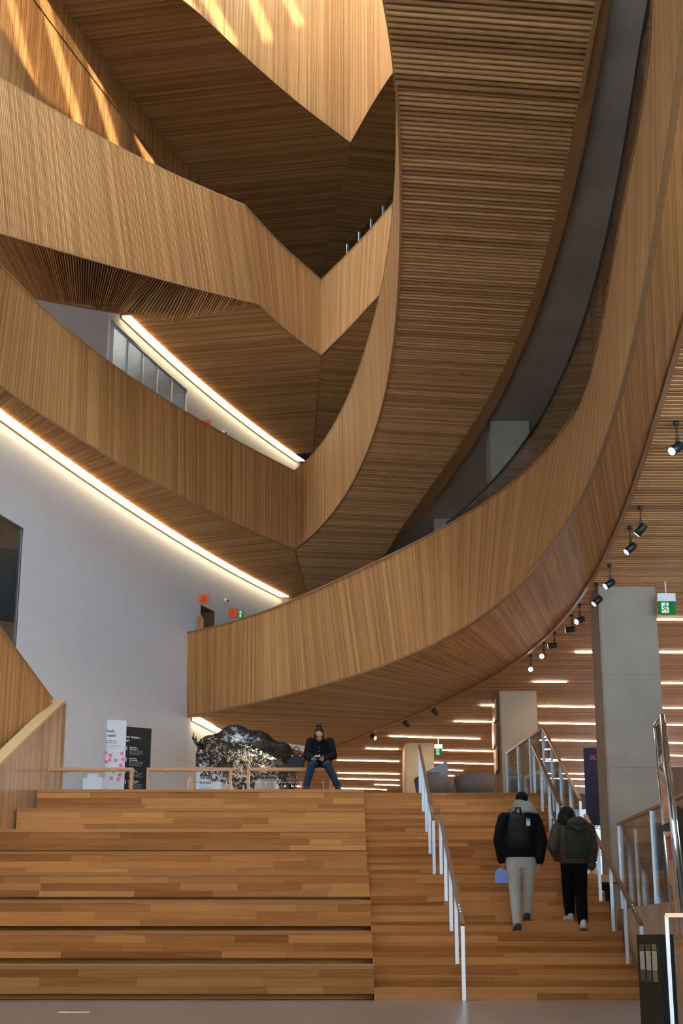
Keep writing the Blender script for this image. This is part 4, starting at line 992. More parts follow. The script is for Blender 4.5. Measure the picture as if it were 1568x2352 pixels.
# exit signs
def exit_sign(label, x0, x1, y0, y1, Y, box=True, rz=0.0):
    a, b = on_y(x0, y0, Y), on_y(x1, y1, Y); w, h = b.x - a.x, a.z - b.z
    r = tag(empty('exit_sign', ((a.x + b.x) / 2, Y, (a.z + b.z) / 2), rz), label, 'exit sign')
    hh = h * .62 if box else h; zc = -(h - hh) / 2
    m = MB(); m.box((0, 0, zc), (w, .03, hh)); m.build('plate', M['green'], r)
    if box: m = MB(); m.tube([(0, 0, h * .4), (0, 0, Z_CEIL + .03 - (a.z + b.z) / 2)], .012, 8); m.build('stem', M['whitepanel'], r)
    if box: m = MB(); m.box((0, .0, h / 2 - h * .19), (w * 1.05, .09, h * .38)); m.build('housing', M['whitepanel'], r)
    m = MB(); m.box((-w * .1, -.017, zc), (w * .42, .004, hh * .8)); m.build('door_symbol', M['exitwhite'], r)
    m = MB(); s = hh * .36; cx = -w * .08
    m.tube([(cx + s * .1, -.02, zc + s * .78), (cx + s * .1, -.024, zc + s * .78)], s * .17, 10)
    for p, q in (((.05, .5), (-.1, -.1)), ((-.1, -.1), (.35, -.4)), ((.35, -.4), (.2, -.9)), ((-.1, -.1), (-.35, -.5)), ((-.35, -.5), (-.8, -.55)), ((.05, .45), (.5, .15)), ((.5, .15), (.75, .35)), ((.05, .45), (-.45, .3)), ((-.45, .3), (-.5, -.05))):
        m.bar((cx + p[0] * s, -.021, zc + p[1] * s), (cx + q[0] * s, -.021, zc + q[1] * s), .004, s * .2, up=(-(q[1] - p[1]), 0, q[0] - p[0]))
    m.build('running_figure', M['green'], r)
exit_sign('green running man exit sign hanging beside the massive concrete column', 1509, 1551, 1364, 1411, 23.2)
exit_sign('small green running man exit sign beside the distant column', 998, 1015, 1710, 1735, 41.5)
p, d, n = wall_frame(551, 1410); exit_sign('tiny green exit sign on the white wall behind the lowest balustrade', 548, 559, 1402, 1419, p.y - .2, False)
# ================================================================== PEOPLE, SCULPTURE, FURNITURE
def fuse(mb, name, voxel, mat, parent=None, smooth_it=3, shade=True):
    me0 = mb.mesh('tmp'); o0 = bpy.data.objects.new('tmp', me0); COL.objects.link(o0)
    r = o0.modifiers.new('r', 'REMESH'); r.mode = 'VOXEL'; r.voxel_size = voxel
    if smooth_it:
        s = o0.modifiers.new('s', 'SMOOTH'); s.iterations = smooth_it; s.factor = .5
    bpy.context.view_layer.update()
    me = bpy.data.meshes.new_from_object(o0.evaluated_get(bpy.context.evaluated_depsgraph_get())); bpy.data.objects.remove(o0); bpy.data.meshes.remove(me0)
    me.name = name; me.materials.clear(); me.materials.append(mat)
    if shade: me.polygons.foreach_set('use_smooth', [True] * len(me.polygons))
    return new_obj(name, me, None, parent)
def ell(mb, c, r, M_=None, n=16, k=10):
    c = Vector(c); R = []
    for j in range(1, k):
        a = -math.pi / 2 + math.pi * j / k
        ring = []
        for i in range(n):
            t = 2 * math.pi * i / n; p = Vector((r[0] * math.cos(a) * math.cos(t), r[1] * math.cos(a) * math.sin(t), r[2] * math.sin(a)))
            ring.append(c + (M_ @ p if M_ else p))
        R.append(ring)
    mb.rings(R)
def limb(mb, pts, rad, n=12, ends=True):
    pts = [Vector(p) for p in pts]; mb.tube(pts, rad, n)
    if ends:
        for p, q in zip(pts, rad): ell(mb, p, (q * .98,) * 3, n=10, k=8)
def oval(mb, secs, n=20):
    """stack of horizontal ovals: (x, y, z, rx, ry[, rot])"""
    R = []
    for s in secs:
        ring = []
        for i in range(n):
            t = 2 * math.pi * i / n; ring.append(Vector((s[0] + s[3] * math.cos(t), s[1] + s[4] * math.sin(t), s[2])))
        R.append(ring)
    mb.rings(R)
def hand(mb, wrist, d, palm_n, curl=.5, s=1.0):
    """palm and five separate bent fingers; d = pointing direction, palm_n = direction the palm faces"""
    w, d, pn = Vector(wrist), Vector(d).normalized(), Vector(palm_n).normalized(); side = d.cross(pn).normalized()
    for t in (-.026, -.009, .009, .026): limb(mb, [w + side * t * .7 * s, w + d * .085 * s + side * t * s], [.014 * s, .013 * s], 8)
    for i, (t, L) in enumerate(((-.029, .062), (-.010, .078), (.010, .074), (.029, .056))):
        p0 = w + d * .085 * s + side * t * s * 1.15; a = curl * .6
        d1 = (d * math.cos(a) + pn * math.sin(a)); d2 = (d * math.cos(2.2 * a) + pn * math.sin(2.2 * a))
        p1 = p0 + d1 * L * .5 * s; p2 = p1 + d2 * L * .5 * s
        limb(mb, [p0, p1, p2], [.0095 * s, .0088 * s, .0075 * s], 8)
    p0 = w + d * .025 * s - side * .03 * s; p1 = p0 + (d * .6 - side * .7 + pn * .3).normalized() * .04 * s; p2 = p1 + (d * .85 - side * .15 + pn * .45).normalized() * .035 * s
    limb(mb, [p0, p1, p2], [.013 * s, .011 * s, .009 * s], 8)
def head(mb, c, fwd, s=1.0, down=0.0):
    """head with brow, nose, mouth, chin, ears; c = centre, fwd = facing"""
    c = Vector(c); f = Vector(fwd).normalized(); r = f.cross(Vector((0, 0, 1))).normalized(); u = r.cross(f)
    Mx = Matrix((r, f, u)).transposed()
    P = lambda x, y, z: c + Mx @ Vector((x * s, y * s, z * s))
    ell(mb, P(0, -.01, .03), (.076 * s, .095 * s, .095 * s), Mx); ell(mb, P(0, .02, -.035), (.062 * s, .074 * s, .085 * s), Mx); ell(mb, P(0, .055, -.095), (.035 * s, .03 * s, .028 * s), Mx)
    ell(mb, P(0, .078, .028), (.055 * s, .018 * s, .014 * s), Mx); limb(mb, [P(0, .088, .015), P(0, .108, -.022)], [.010 * s, .015 * s], 8)
    ell(mb, P(0, .084, -.062), (.026 * s, .012 * s, .010 * s), Mx)
    for q in (-1, 1): ell(mb, P(q * .078, -.005, -.005), (.010 * s, .022 * s, .034 * s), Mx); ell(mb, P(q * .032, .082, .004), (.014 * s, .008 * s, .007 * s), Mx)
def face_parts(c, fwd, s, parent):
    c = Vector(c); f = Vector(fwd).normalized(); r = f.cross(Vector((0, 0, 1))).normalized(); u = r.cross(f); Mx = Matrix((r, f, u)).transposed()
    P = lambda x, y, z: c + Mx @ Vector((x * s, y * s, z * s))
    for q in (-1, 1):
        m = MB(); ell(m, P(q * .031, .0905, .006), (.013 * s, .004 * s, .0045 * s), Mx, 10, 6); m.build('eye', M['hairdark'], parent)
        m = MB(); ell(m, P(q * .033, .0955, .030), (.019 * s, .004 * s, .0045 * s), Mx, 10, 6); m.build('eyebrow', M['hairdark'], parent)
    m = MB(); ell(m, P(0, .0955, -.062), (.021 * s, .004 * s, .006 * s), Mx, 10, 6); m.build('lips', M['lips'], parent)
M['lips'] = plain('lips', (.30, .10, .085), .5)
M['skin'] = plain('skin', (.42, .24, .16), .5); M['jacketblack'] = plain('black wool jacket', (.006, .006, .007), .9, noise=.2, scale=60, bump=.3, spec=.1); M['beanie'] = plain('black beanie', (.006, .006, .0065), .95, spec=.1)
M['scarf'] = plain('grey fleece', (.22, .20, .175), .9, noise=.12, scale=40, bump=.3); M['greypants'] = plain('stone trousers', (.36, .34, .30), .85, noise=.08, scale=10, bump=.5); M['shoeblack'] = plain('black shoe', (.012, .012, .012), .5)
M['packblack'] = plain('black backpack', (.009, .0085, .008), .7, noise=.15, scale=20, spec=.2); M['packolive'] = plain('olive backpack', (.026, .028, .018), .75, noise=.15, scale=20, spec=.2); M['jacketbrown'] = plain('brown puffer', (.050, .035, .024), .65, noise=.1, scale=20, spec=.2)
M['pantsblack'] = plain('black trousers', (.004, .004, .0045), .95, spec=.1); M['hairdark'] = plain('dark hair', (.008, .006, .005), .6, noise=.3, scale=60, stretch=(1, 1, .2), spec=.15); M['shoewhite'] = plain('pale trainers', (.52, .48, .42), .6); M['sole'] = plain('shoe sole', (.30, .27, .23), .7)
M['toteblue'] = plain('blue paper bag', (.16, .26, .62), .6); M['leather'] = plain('black leather', (.014, .013, .013), .35); M['denim'] = plain('blue denim', (.014, .028, .050), .9, noise=.3, scale=15, spec=.2); M['tagwhite'] = plain('white tag', (.6, .58, .54), .6)
def shoe(name, heel, toe_dir, L, mat, parent, tilt=0.0, w=.045):
    h = Vector(heel); d = Vector(toe_dir).normalized(); mb = MB()
    u = Vector((0, 0, 1)); r_ = d.cross(u).normalized(); u = r_.cross(d)
    P = lambda a, b, c: h + d * a + r_ * b + u * c
    limb(mb, [P(.0, 0, .05), P(L * .35, 0, .05), P(L * .75, 0, .035)], [w, w * .95, w * .75], 12); ell(mb, P(.0, 0, .09), (w * .95, w * .95, .05))
    o = fuse(mb, name, .01, mat, parent, 2)
    s = MB(); R = []
    for a, ww in ((-w * .9, w * .6), (-w * .3, w * .98), (L * .4, w * .95), (L * .75, w * .98), (L * .92, w * .6)):
        R.append([P(a, -ww, -.005), P(a, ww, -.005), P(a, ww, .022), P(a, -ww, .022)])
    s.rings(R, smooth=False); s.build('sole', M['sole'] if mat != M['shoeblack'] else M['shoeblack'], o); return o
def PX(px, Y): return (px - CX) * Y / 3385.0
# ---------------------------------------------------------------- walker with beanie
Y1 = 21.42
def W1(zx, zy, dy=0.0): p = on_y(1100 + zx / 5.227, 1800 + zy / 5.227, Y1 + dy); return p
r = tag(empty('person', (0, 0, 0)), 'person in black jacket, beanie and stone trousers climbing the stairs', 'person')
hd = W1(515, 205); hd.y += .03
sh_l, sh_r = W1(300, 395), W1(660, 395); el_l, el_r = W1(235, 680, -.03), W1(755, 690, -.03); wr_l, wr_r = W1(272, 935, .02), W1(725, 945, -.02)
hip = W1(490, 900); hp_l, hp_r = W1(415, 925), W1(575, 925); kn_l, kn_r = W1(430, 1270, -.02), W1(590, 1220, .12); an_l, an_r = W1(450, 1640, -.05), W1(570, 1540, .18)
an_l.z = .9 + .10; an_r.z = 1.05 + .10; an_l.y = 21.30; an_r.y = 21.60
b = MB(); head(b, hd, (.12, 1, -.05), 1.0); limb(b, [hd + Vector((0, -.02, -.08)), hd + Vector((0, -.03, -.22))], [.052, .06]); nk = hd + Vector((0, -.03, -.22))
oval(b, [(hip.x, Y1, hip.z - .12, .13, .10), (hip.x, Y1, hip.z + .05, .15, .11), (hip.x, Y1, hip.z + .25, .14, .10), (nk.x, Y1, sh_l.z - .1, .17, .11), (nk.x, Y1, sh_l.z + .02, .15, .08), (nk.x, nk.y, nk.z, .06, .06)])
for a_, e_, w_ in ((sh_l, el_l, wr_l), (sh_r, el_r, wr_r)): limb(b, [a_, e_, w_], [.055, .042, .03])
hand(b, wr_l, (.08, .1, -1), (.9, 0, 0), 1.3, 1.05); hand(b, wr_r, (.05, .1, -1), (-.9, .3, 0), .7, 1.05)
for h_, k_, a_ in ((hp_l, kn_l, an_l), (hp_r, kn_r, an_r)): limb(b, [h_, k_, a_], [.08, .058, .042])
fuse(b, 'body', .0085, M['skin'], r)
j = MB(); hem = W1(490, 885).z
oval(j, [(hip.x, Y1, hem, .225, .155), (hip.x, Y1, hem + .06, .25, .175), (hip.x, Y1 - .02, hem + .25, .27, .19), (nk.x, Y1, sh_l.z - .12, .255, .18), (nk.x, Y1, sh_l.z + .03, .20, .14), (nk.x, nk.y + .02, sh_l.z + .11, .12, .12)])
for s_, e_, w_ in ((sh_l, el_l, wr_l), (sh_r, el_r, wr_r)): limb(j, [s_ + Vector((.0, 0, -.03)), s_.lerp(e_, .5), e_, w_.lerp(e_, .08)], [.10, .098, .085, .066])
fuse(j, 'jacket', .014, M['jacketblack'], r, 4)
t = MB(); oval(t, [(hip.x, Y1 + .01, hem + .06, .19, .135), (hip.x, Y1 + .01, hip.z - .03, .20, .14), (hip.x, Y1 + .01, hip.z - .14, .17, .125)])
for h_, k_, a_, q in ((hp_l, kn_l, an_l, -1), (hp_r, kn_r, an_r, 1)): limb(t, [h_ + Vector((q * .01, 0, .02)), h_.lerp(k_, .5), k_, k_.lerp(a_, .55), a_ + Vector((0, 0, .0))], [.118, .108, .09, .080, .068])
fuse(t, 'trousers', .013, M['greypants'], r, 3)
m = MB(); ell(m, hd + Vector((0, -.005, .055)), (.093, .112, .085)); oval(m, [(hd.x, hd.y - .012, hd.z + .0, .092, .108), (hd.x, hd.y - .012, hd.z + .06, .096, .112)]); fuse(m, 'beanie', .011, M['beanie'], r, 2)
m = MB()
for q in range(5): 
    z_ = hd.z - .03 - q * .035; rr = .095 + q * .014; P_ = [(hd.x + rr * math.cos(a) * 1.05 + .008 * q, hd.y - .02 + rr * .95 * math.sin(a), z_ + .012 * math.sin(2 * a + q)) for a in frange(0, 2 * math.pi, 20)]; limb(m, P_, [.034] * 20, 8)
fuse(m, 'scarf', .012, M['scarf'], r, 3)
shoe('shoe', an_l + Vector((0, -.02, -.10)), (.0, 1, 0), .30, M['shoeblack'], r, w=.055); shoe('shoe', an_r + Vector((0, -.03, -.10)), (.12, 1, 0), .30, M['shoeblack'], r, w=.055)
m = MB(); gl = hd + Vector((.083, .03, .0)); m.tube([gl, gl + Vector((0, -.09, .005))], .004, 6); m.build('glasses_temple', M['steel'], r)
# backpack of walker 1
bp = W1(455, 560); r = tag(empty('backpack', (bp.x, Y1 - .17, bp.z - .25)), 'black backpack with a white tag on the back of the beanie wearer', 'backpack')
m = MB(); oval(m, [(0, -.02, -.02, .15, .09), (0, -.03, .08, .165, .115), (0, -.03, .28, .16, .11), (0, 0, .42, .14, .085), (0, .03, .49, .09, .05)]); fuse(m, 'sack', .012, M['packblack'], r, 4)
m = MB(); oval(m, [(-.01, -.11, .02, .11, .035), (-.01, -.125, .1, .12, .045), (-.01, -.115, .2, .115, .035)]); fuse(m, 'front_pocket', .01, M['packblack'], r, 3)
m = MB(); limb(m, [(-.05, .0, .47), (-.03, -.03, .56), (.03, -.03, .56), (.05, .0, .47)], [.014] * 4, 8); m.build('haul_loop', M['packblack'], r)
m = MB(); limb(m, [(-.09, .04, .44), (-.12, .1, .5), (-.12, .2, .45)], [.022] * 3, 8); m.build('strap', M['packblack'], r); m = MB(); limb(m, [(.09, .04, .44), (.12, .1, .5), (.12, .2, .45)], [.022] * 3, 8); m.build('strap', M['packblack'], r)
m = MB(); m.box((.135, -.10, .33), (.055, .006, .07)); m.build('tag', M['tagwhite'], r); m = MB(); m.tube([(.135 + .024 * math.cos(a), -.10, .375 + .02 * math.sin(a)) for a in frange(0, 2 * math.pi, 13)], .005, 6); m.build('tag_ring', M['tagwhite'], r)
# paper bag in the left hand
tb_ = W1(275, 1000); r = tag(empty('gift_bag', (tb_.x - .015, Y1 + .02, tb_.z - .23)), 'small blue paper bag with orange pattern in the hand of the beanie wearer', 'bag')
m = MB(); m.hexa([(-.095, -.05, 0), (.095, -.05, 0), (.095, .05, 0), (-.095, .05, 0)], [(-.085, -.045, .17), (.085, -.045, .17), (.085, .045, .17), (-.085, .045, .17)]); m.hexa([(-.07, -.03, .17), (.07, -.03, .17), (.07, .03, .17), (-.07, .03, .17)], [(-.03, -.012, .215), (.03, -.012, .215), (.03, .012, .215), (-.03, .012, .215)]); m.build('bag_body', M['toteblue'], r)
for i in range(6):
    m = MB(); a, c = (-.05 + (i % 2) * .07), .035 + (i // 2) * .05; m.add([(a - .012, -.0515, c), (a, -.0515, c + .012), (a + .012, -.0515, c), (a, -.0515, c - .012)], [(0, 3, 2, 1)]); m.build('motif', M['orangeink'], r)
m = MB(); m.tube([(-.03, 0, .21), (-.015, 0, .27), (.015, 0, .27), (.03, 0, .21)], .005, 6); m.build('handle', M['orangeink'], r)
# ---------------------------------------------------------------- walker with olive backpack
Y2 = 21.45
def W2(zx, zy, dy=0.0): return on_y(1100 + zx / 5.227, 1800 + zy / 5.227, Y2 + dy)
r = tag(empty('person', (.05, 0, 0)), 'person with long dark hair, brown puffer jacket and black trousers on the stairs', 'person')
hd = W2(1025, 390); hd.y += .12
sh_l, sh_r = W2(900, 520, .03), W2(1275, 520, .03); el_l, el_r = W2(845, 760, -.08), W2(1325, 780, -.02); wr_l, wr_r = W2(905, 880, .12), W2(1300, 985, .06)
hip = W2(1095, 950); hp_l, hp_r = W2(1025, 970), W2(1170, 970); kn_l, kn_r = W2(1030, 1270, .12), W2(1180, 1320, -.02); an_l, an_r = W2(1045, 1530, .2), W2(1190, 1620, -.1)
an_l.z = 1.05 + .10; an_l.y = 21.62; an_r.z = .9 + .13; an_r.y = 21.28
b = MB(); head(b, hd, (-.1, 1, -.15), .98); nk = hd + Vector((.03, -.06, -.2)); limb(b, [hd + Vector((0, -.03, -.08)), nk], [.05, .058])
oval(b, [(hip.x, Y2, hip.z - .12, .13, .10), (hip.x, Y2, hip.z + .05, .14, .10), (hip.x, Y2, hip.z + .25, .13, .10), (hip.x, Y2 + .02, sh_l.z - .1, .16, .10), (hip.x - .02, Y2 + .03, sh_l.z + .02, .14, .08), (nk.x, nk.y, nk.z, .06, .06)])
for a_, e_, w_ in ((sh_l, el_l, wr_l), (sh_r, el_r, wr_r)): limb(b, [a_, e_, w_], [.05, .04, .028])
hand(b, wr_l, (.3, .7, -.6), (.6, 0, .4), .8, .95); hand(b, wr_r, (-.05, .15, -1), (-.9, .3, 0), .8, .95)
for h_, k_, a_ in ((hp_l, kn_l, an_l), (hp_r, kn_r, an_r)): limb(b, [h_, k_, a_], [.08, .056, .04])
fuse(b, 'body', .0085, M['skin'], r)
j = MB(); hem = hip.z + .02
oval(j, [(hip.x, Y2, hem - .04, .20, .15), (hip.x, Y2, hem + .06, .225, .17), (hip.x, Y2, hem + .25, .23, .18), (hip.x - .01, Y2 + .02, sh_l.z - .12, .225, .17), (hip.x - .02, Y2 + .03, sh_l.z + .03, .18, .13), (nk.x, nk.y, nk.z + .02, .10, .10)])
for s_, e_, w_ in ((sh_l, el_l, wr_l), (sh_r, el_r, wr_r)):
    P_ = [s_ + Vector((0, 0, -.02))] + [s_.lerp(e_, q) for q in (.25, .5, .75)] + [e_] + [e_.lerp(w_, q) for q in (.3, .6, .95)]
    for q, p in enumerate(P_): ell(j, p, (.098 - q * .003,) * 2 + (.085,)); 
    limb(j, P_, [.092, .09, .088, .086, .083, .078, .072, .06])
fuse(j, 'jacket', .014, M['jacketbrown'], r, 3)
t = MB(); oval(t, [(hip.x, Y2 + .01, hem + .02, .17, .13), (hip.x, Y2 + .01, hip.z - .05, .18, .135), (hip.x, Y2 + .01, hip.z - .14, .16, .12)])
for h_, k_, a_ in ((hp_l, kn_l, an_l), (hp_r, kn_r, an_r)): limb(t, [h_ + Vector((0, 0, .02)), h_.lerp(k_, .5), k_, k_.lerp(a_, .6), a_ + Vector((0, 0, .01))], [.112, .105, .092, .086, .074])
fuse(t, 'trousers', .013, M['pantsblack'], r, 3)
m = MB(); ell(m, hd + Vector((0, -.03, .045)), (.118, .125, .115))
for q in range(9):
    a = math.pi + math.pi * q / 8; limb(m, [hd + Vector((.085 * math.cos(a), .08 * math.sin(a) - .02, .04)), hd + Vector((.115 * math.cos(a) - .01, .10 * math.sin(a) - .05, -.1)), hd + Vector((.135 * math.cos(a) - .03, .11 * math.sin(a) - .06, -.24))], [.045, .045, .03], 8)
fuse(m, 'hair', .012, M['hairdark'], r, 2)
shoe('shoe', an_l + Vector((0, -.03, -.10)), (-.25, 1, 0), .27, M['shoewhite'], r, w=.052); shoe('shoe', an_r + Vector((0, -.05, -.09)), (.2, 1, -.2), .27, M['shoewhite'], r, w=.052)
bp = W2(1110, 650); r = tag(empty('backpack', (bp.x + .05, Y2 - .19, bp.z - .30)), 'large olive backpack with a rolled top worn by the long-haired walker', 'backpack')
m = MB(); oval(m, [(.0, 0, 0, .16, .10), (0, -.03, .08, .18, .13), (0, -.04, .3, .175, .13), (0, -.02, .46, .16, .11), (0, .02, .52, .12, .07)]); fuse(m, 'sack', .012, M['packolive'], r, 4)
m = MB(); limb(m, [(-.10, -.03, .50), (-.03, -.06, .525), (.05, -.06, .525), (.12, -.03, .49)], [.055, .07, .07, .055], 12); fuse(m, 'rolled_top', .012, M['jacketbrown'], r, 3)
m = MB(); m.tube([(-.16, -.08, .47), (-.08, -.16, .40), (0, -.17, .36), (.08, -.16, .40), (.16, -.08, .47)], .014, 8); m.build('compression_strap', M['packblack'], r)
for q in (-1, 1):
    m = MB(); m.tube([(q * .12, .03, .5), (q * .13, .12, .56), (q * .13, .22, .5)], .022, 8); m.build('shoulder_strap', M['packblack'], r)
# ---------------------------------------------------------------- seated phone user
Y3 = 28.0; SEAT = Z_PLAT + HBENCH
def W3(zx, zy, dy=0.0): return on_y(420 + zx / 3.92, 1630 + zy / 3.92, Y3 + dy)
r = tag(empty('person', (0, 0, 0)), 'person in black coat and jeans sitting on the low rail looking at a phone', 'person')
hd = W3(1225, 225, -.12); sh_l, sh_r = W3(1150, 290), W3(1320, 290); el_l, el_r = W3(1118, 415, -.1), W3(1352, 415, -.1)
wr_l, wr_r = W3(1160, 452, -.36), W3(1262, 455, -.36)
hp_l, hp_r = Vector((W3(1190, 500).x, Y3 + .02, SEAT + .10)), Vector((W3(1270, 500).x, Y3 + .02, SEAT + .10)); hip = (hp_l + hp_r) / 2
kn_l, kn_r = W3(1160, 505, -.42), W3(1300, 505, -.42); an_l, an_r = W3(1110, 690, -.42), W3(1395, 690, -.42)
an_l.z = an_r.z = Z_PLAT + .09; kn_l.z = kn_r.z = max(kn_l.z, Z_PLAT + .50)
b = MB(); head(b, hd, (-.05, -1, -.75), .98); nk = hd + Vector((0, .09, -.17)); limb(b, [hd + Vector((0, .03, -.06)), nk], [.05, .058])
oval(b, [(hip.x, Y3 + .02, SEAT + .03, .15, .13), (hip.x, Y3 + .03, SEAT + .16, .15, .11), (hip.x, Y3 + .04, SEAT + .34, .14, .10), (nk.x, Y3 + .02, sh_l.z - .06, .16, .10), (nk.x, nk.y, nk.z, .06, .06)])
for a_, e_, w_ in ((sh_l, el_l, wr_l), (sh_r, el_r, wr_r)): limb(b, [a_, e_, w_], [.05, .04, .028])
ph = (wr_l + wr_r) / 2 + Vector((0, -.06, .03))
hand(b, wr_l, (ph - wr_l) + Vector((.02, -.05, .02)), (.2, .5, 1), 1.1, 1.0); hand(b, wr_r, (ph - wr_r) + Vector((-.02, -.05, .02)), (-.2, .5, 1), 1.1, 1.0)
for h_, k_, a_ in ((hp_l, kn_l, an_l), (hp_r, kn_r, an_r)): limb(b, [h_, k_, a_], [.08, .058, .042])
fuse(b, 'body', .0085, M['skin'], r); face_parts(hd, (-.05, -1, -.75), .98, r)
j = MB(); oval(j, [(hip.x, Y3 + .02, SEAT + .0, .24, .20), (hip.x, Y3 + .02, SEAT + .14, .245, .19), (hip.x, Y3 + .03, SEAT + .34, .225, .17), (nk.x, Y3 + .03, sh_l.z - .04, .21, .16), (nk.x, Y3 + .03, sh_l.z + .04, .16, .13), (nk.x, nk.y, nk.z + .06, .10, .10)])
for s_, e_, w_ in ((sh_l, el_l, wr_l), (sh_r, el_r, wr_r)): limb(j, [s_, s_.lerp(e_, .5), e_, e_.lerp(w_, .9)], [.095, .09, .085, .06])
for q in (-1, 1): limb(j, [(hip.x + q * .1, Y3 - .1, SEAT + .12), (hip.x + q * .13, Y3 - .25, SEAT + .08)], [.12, .09])
for a in frange(-.3, math.pi + .3, 12): ell(j, (nk.x + .115 * math.cos(a), nk.y - .02 + .10 * math.sin(a), nk.z + .05), (.055, .055, .05))
fuse(j, 'coat', .014, M['jacketblack'], r, 3)
t = MB()
for h_, k_, a_ in ((hp_l, kn_l, an_l), (hp_r, kn_r, an_r)): limb(t, [h_, h_.lerp(k_, .6), k_, k_.lerp(a_, .5), a_ + Vector((0, 0, .01))], [.11, .095, .083, .075, .066])
fuse(t, 'jeans', .013, M['denim'], r, 2)
m = MB(); ell(m, hd + Vector((0, .005, .062)), (.09, .105, .088)); ell(m, hd + Vector((0, .055, .02)), (.088, .08, .10)); ell(m, hd + Vector((0, .02, .165)), (.06, .06, .05)); limb(m, [hd + Vector((-.07, .0, .0)), hd + Vector((-.075, .03, -.06))], [.03, .025]); limb(m, [hd + Vector((.07, .0, .0)), hd + Vector((.075, .03, -.06))], [.03, .025]); fuse(m, 'hair', .011, M['hairdark'], r, 2)
shoe('shoe', an_l + Vector((.02, .03, -.09)), (-.35, -1, 0), .25, M['shoeblack'], r); shoe('shoe', an_r + Vector((-.02, .03, -.09)), (.3, -1, 0), .25, M['shoeblack'], r)
for q in range(4): m = MB(); ell(m, (hip.x + .0, Y3 - .185 + .006 * q, SEAT + .16 + q * .07), (.009, .006, .009)); m.build('button', M['steel'], r)
r = tag(empty('phone', ph), 'dark smartphone held by the seated person', 'phone'); m = MB(); Mr = Matrix.Rotation(-.7, 3, 'X'); m.box((0, 0, 0), (.145, .07, .009), Mr); m.build('case', M['black'], r); m = MB(); m.box(Mr @ Vector((0, 0, .0055)), (.135, .062, .002), Mr); m.build('screen', M['blackpanel'], r)
hb = W3(1020, 518, .0); r = tag(empty('handbag', (hb.x, Y3 + .02, SEAT)), 'black leather handbag standing on the low rail beside the seated person', 'handbag')
m = MB(); m.hexa([(-.17, -.075, 0), (.17, -.075, 0), (.17, .075, 0), (-.17, .075, 0)], [(-.12, -.03, .26), (.12, -.03, .26), (.12, .03, .26), (-.12, .03, .26)]); m.build('bag_body', M['leather'], r)
for q in (-1, 1):
    m = MB(); m.tube([(-.08, q * .03, .24), (-.06, q * .035, .36), (.0, q * .04, .43), (.06, q * .035, .36), (.08, q * .03, .24)], .008, 8); m.build('handle', M['leather'], r)
for q in (-1, 1): m = MB(); m.tube([(q * .075, -.035, .235), (q * .075, -.043, .235)], .013, 10); m.build('rivet', M['steel'], r)
m = MB(); ell(m, (.155, -.05, .14), (.035, .035, .035)); m.build('pompom', M['leather'], r)
# ---------------------------------------------------------------- bison of steel letters
YB = 31.0
def WB(zx, zy, dy=0.0): p = on_y(420 + zx / 3.92, 1630 + zy / 3.92, YB); p.y = YB + dy; return p
g = MB()
limb(g, [WB(430, 385), WB(560, 400), WB(700, 430), WB(850, 460)], [.52, .52, .47, .38], 18)
ell(g, WB(465, 320), (.40, .36, .45)); ell(g, WB(360, 420), (.36, .33, .42)); ell(g, WB(880, 450), (.30, .32, .38)); ell(g, WB(640, 330), (.45, .30, .34))
limb(g, [WB(300, 370), WB(240, 400), WB(200, 470)], [.36, .30, .22], 16); ell(g, WB(240, 330), (.24, .22, .23)); ell(g, WB(190, 440), (.16, .17, .30))
limb(g, [WB(250, 520), WB(290, 590), WB(270, 640)], [.20, .13, .04], 12); limb(g, [WB(360, 560), WB(400, 620)], [.22, .12], 12)
floorz = Z_PLAT
for zx, dy in ((500, -.2), (590, .22)):
    a, c = WB(zx, 540, dy), WB(zx + 5, 640, dy); e = Vector((c.x, c.y, floorz + .02)); limb(g, [a, c, Vector((c.x - .01, c.y, floorz + .35)), e], [.24, .13, .075, .07], 12)
for zx, dy in ((870, -.18), (945, .2)):
    a, c = WB(zx, 520, dy), WB(zx + 15, 610, dy); limb(g, [a, c, Vector((c.x + .06, c.y, floorz + .42)), Vector((c.x + .05, c.y, floorz + .02))], [.24, .14, .075, .065], 12)
limb(g, [WB(985, 400), WB(1010, 480), WB(1005, 560)], [.05, .035, .03], 8)
src = fuse(g, 'bison_form', .04, M['black'], None, 6); me = src.data; me.calc_loop_triangles()
glyphs = []
for ch in 'ABCDEGHJKLMNPRSTUVWXYZ2358':
    o = text_mesh(ch, .105, 'g'); v = [p.co.copy() for p in o.data.vertices]; c = sum(v, Vector()) / len(v)
    glyphs.append(([p - c for p in v], [tuple(p.vertices) for p in o.data.polygons])); md = o.data; bpy.data.objects.remove(o); bpy.data.meshes.remove(md)
tris = [(t.area, [me.vertices[i].co.copy() for i in t.vertices], t.normal.copy()) for t in me.loop_triangles]
rnd = random.Random(5); acc = []; tot = 0.0
zlo, zhi = min(p.co.z for p in me.vertices), max(p.co.z for p in me.vertices)
for a, P_, nn in tris:
    c = sum(P_, Vector()) / 3; hrel = (c.z - zlo) / (zhi - zlo); w = .5 + (.7 if hrel < .33 else 0) + 2.2 * max(0, hrel - .42) + (1.2 if c.x > WB(330, 400).x and nn.z > .2 else 0)
    tot += a * w; acc.append(tot)
import bisect
bm_ = MB()
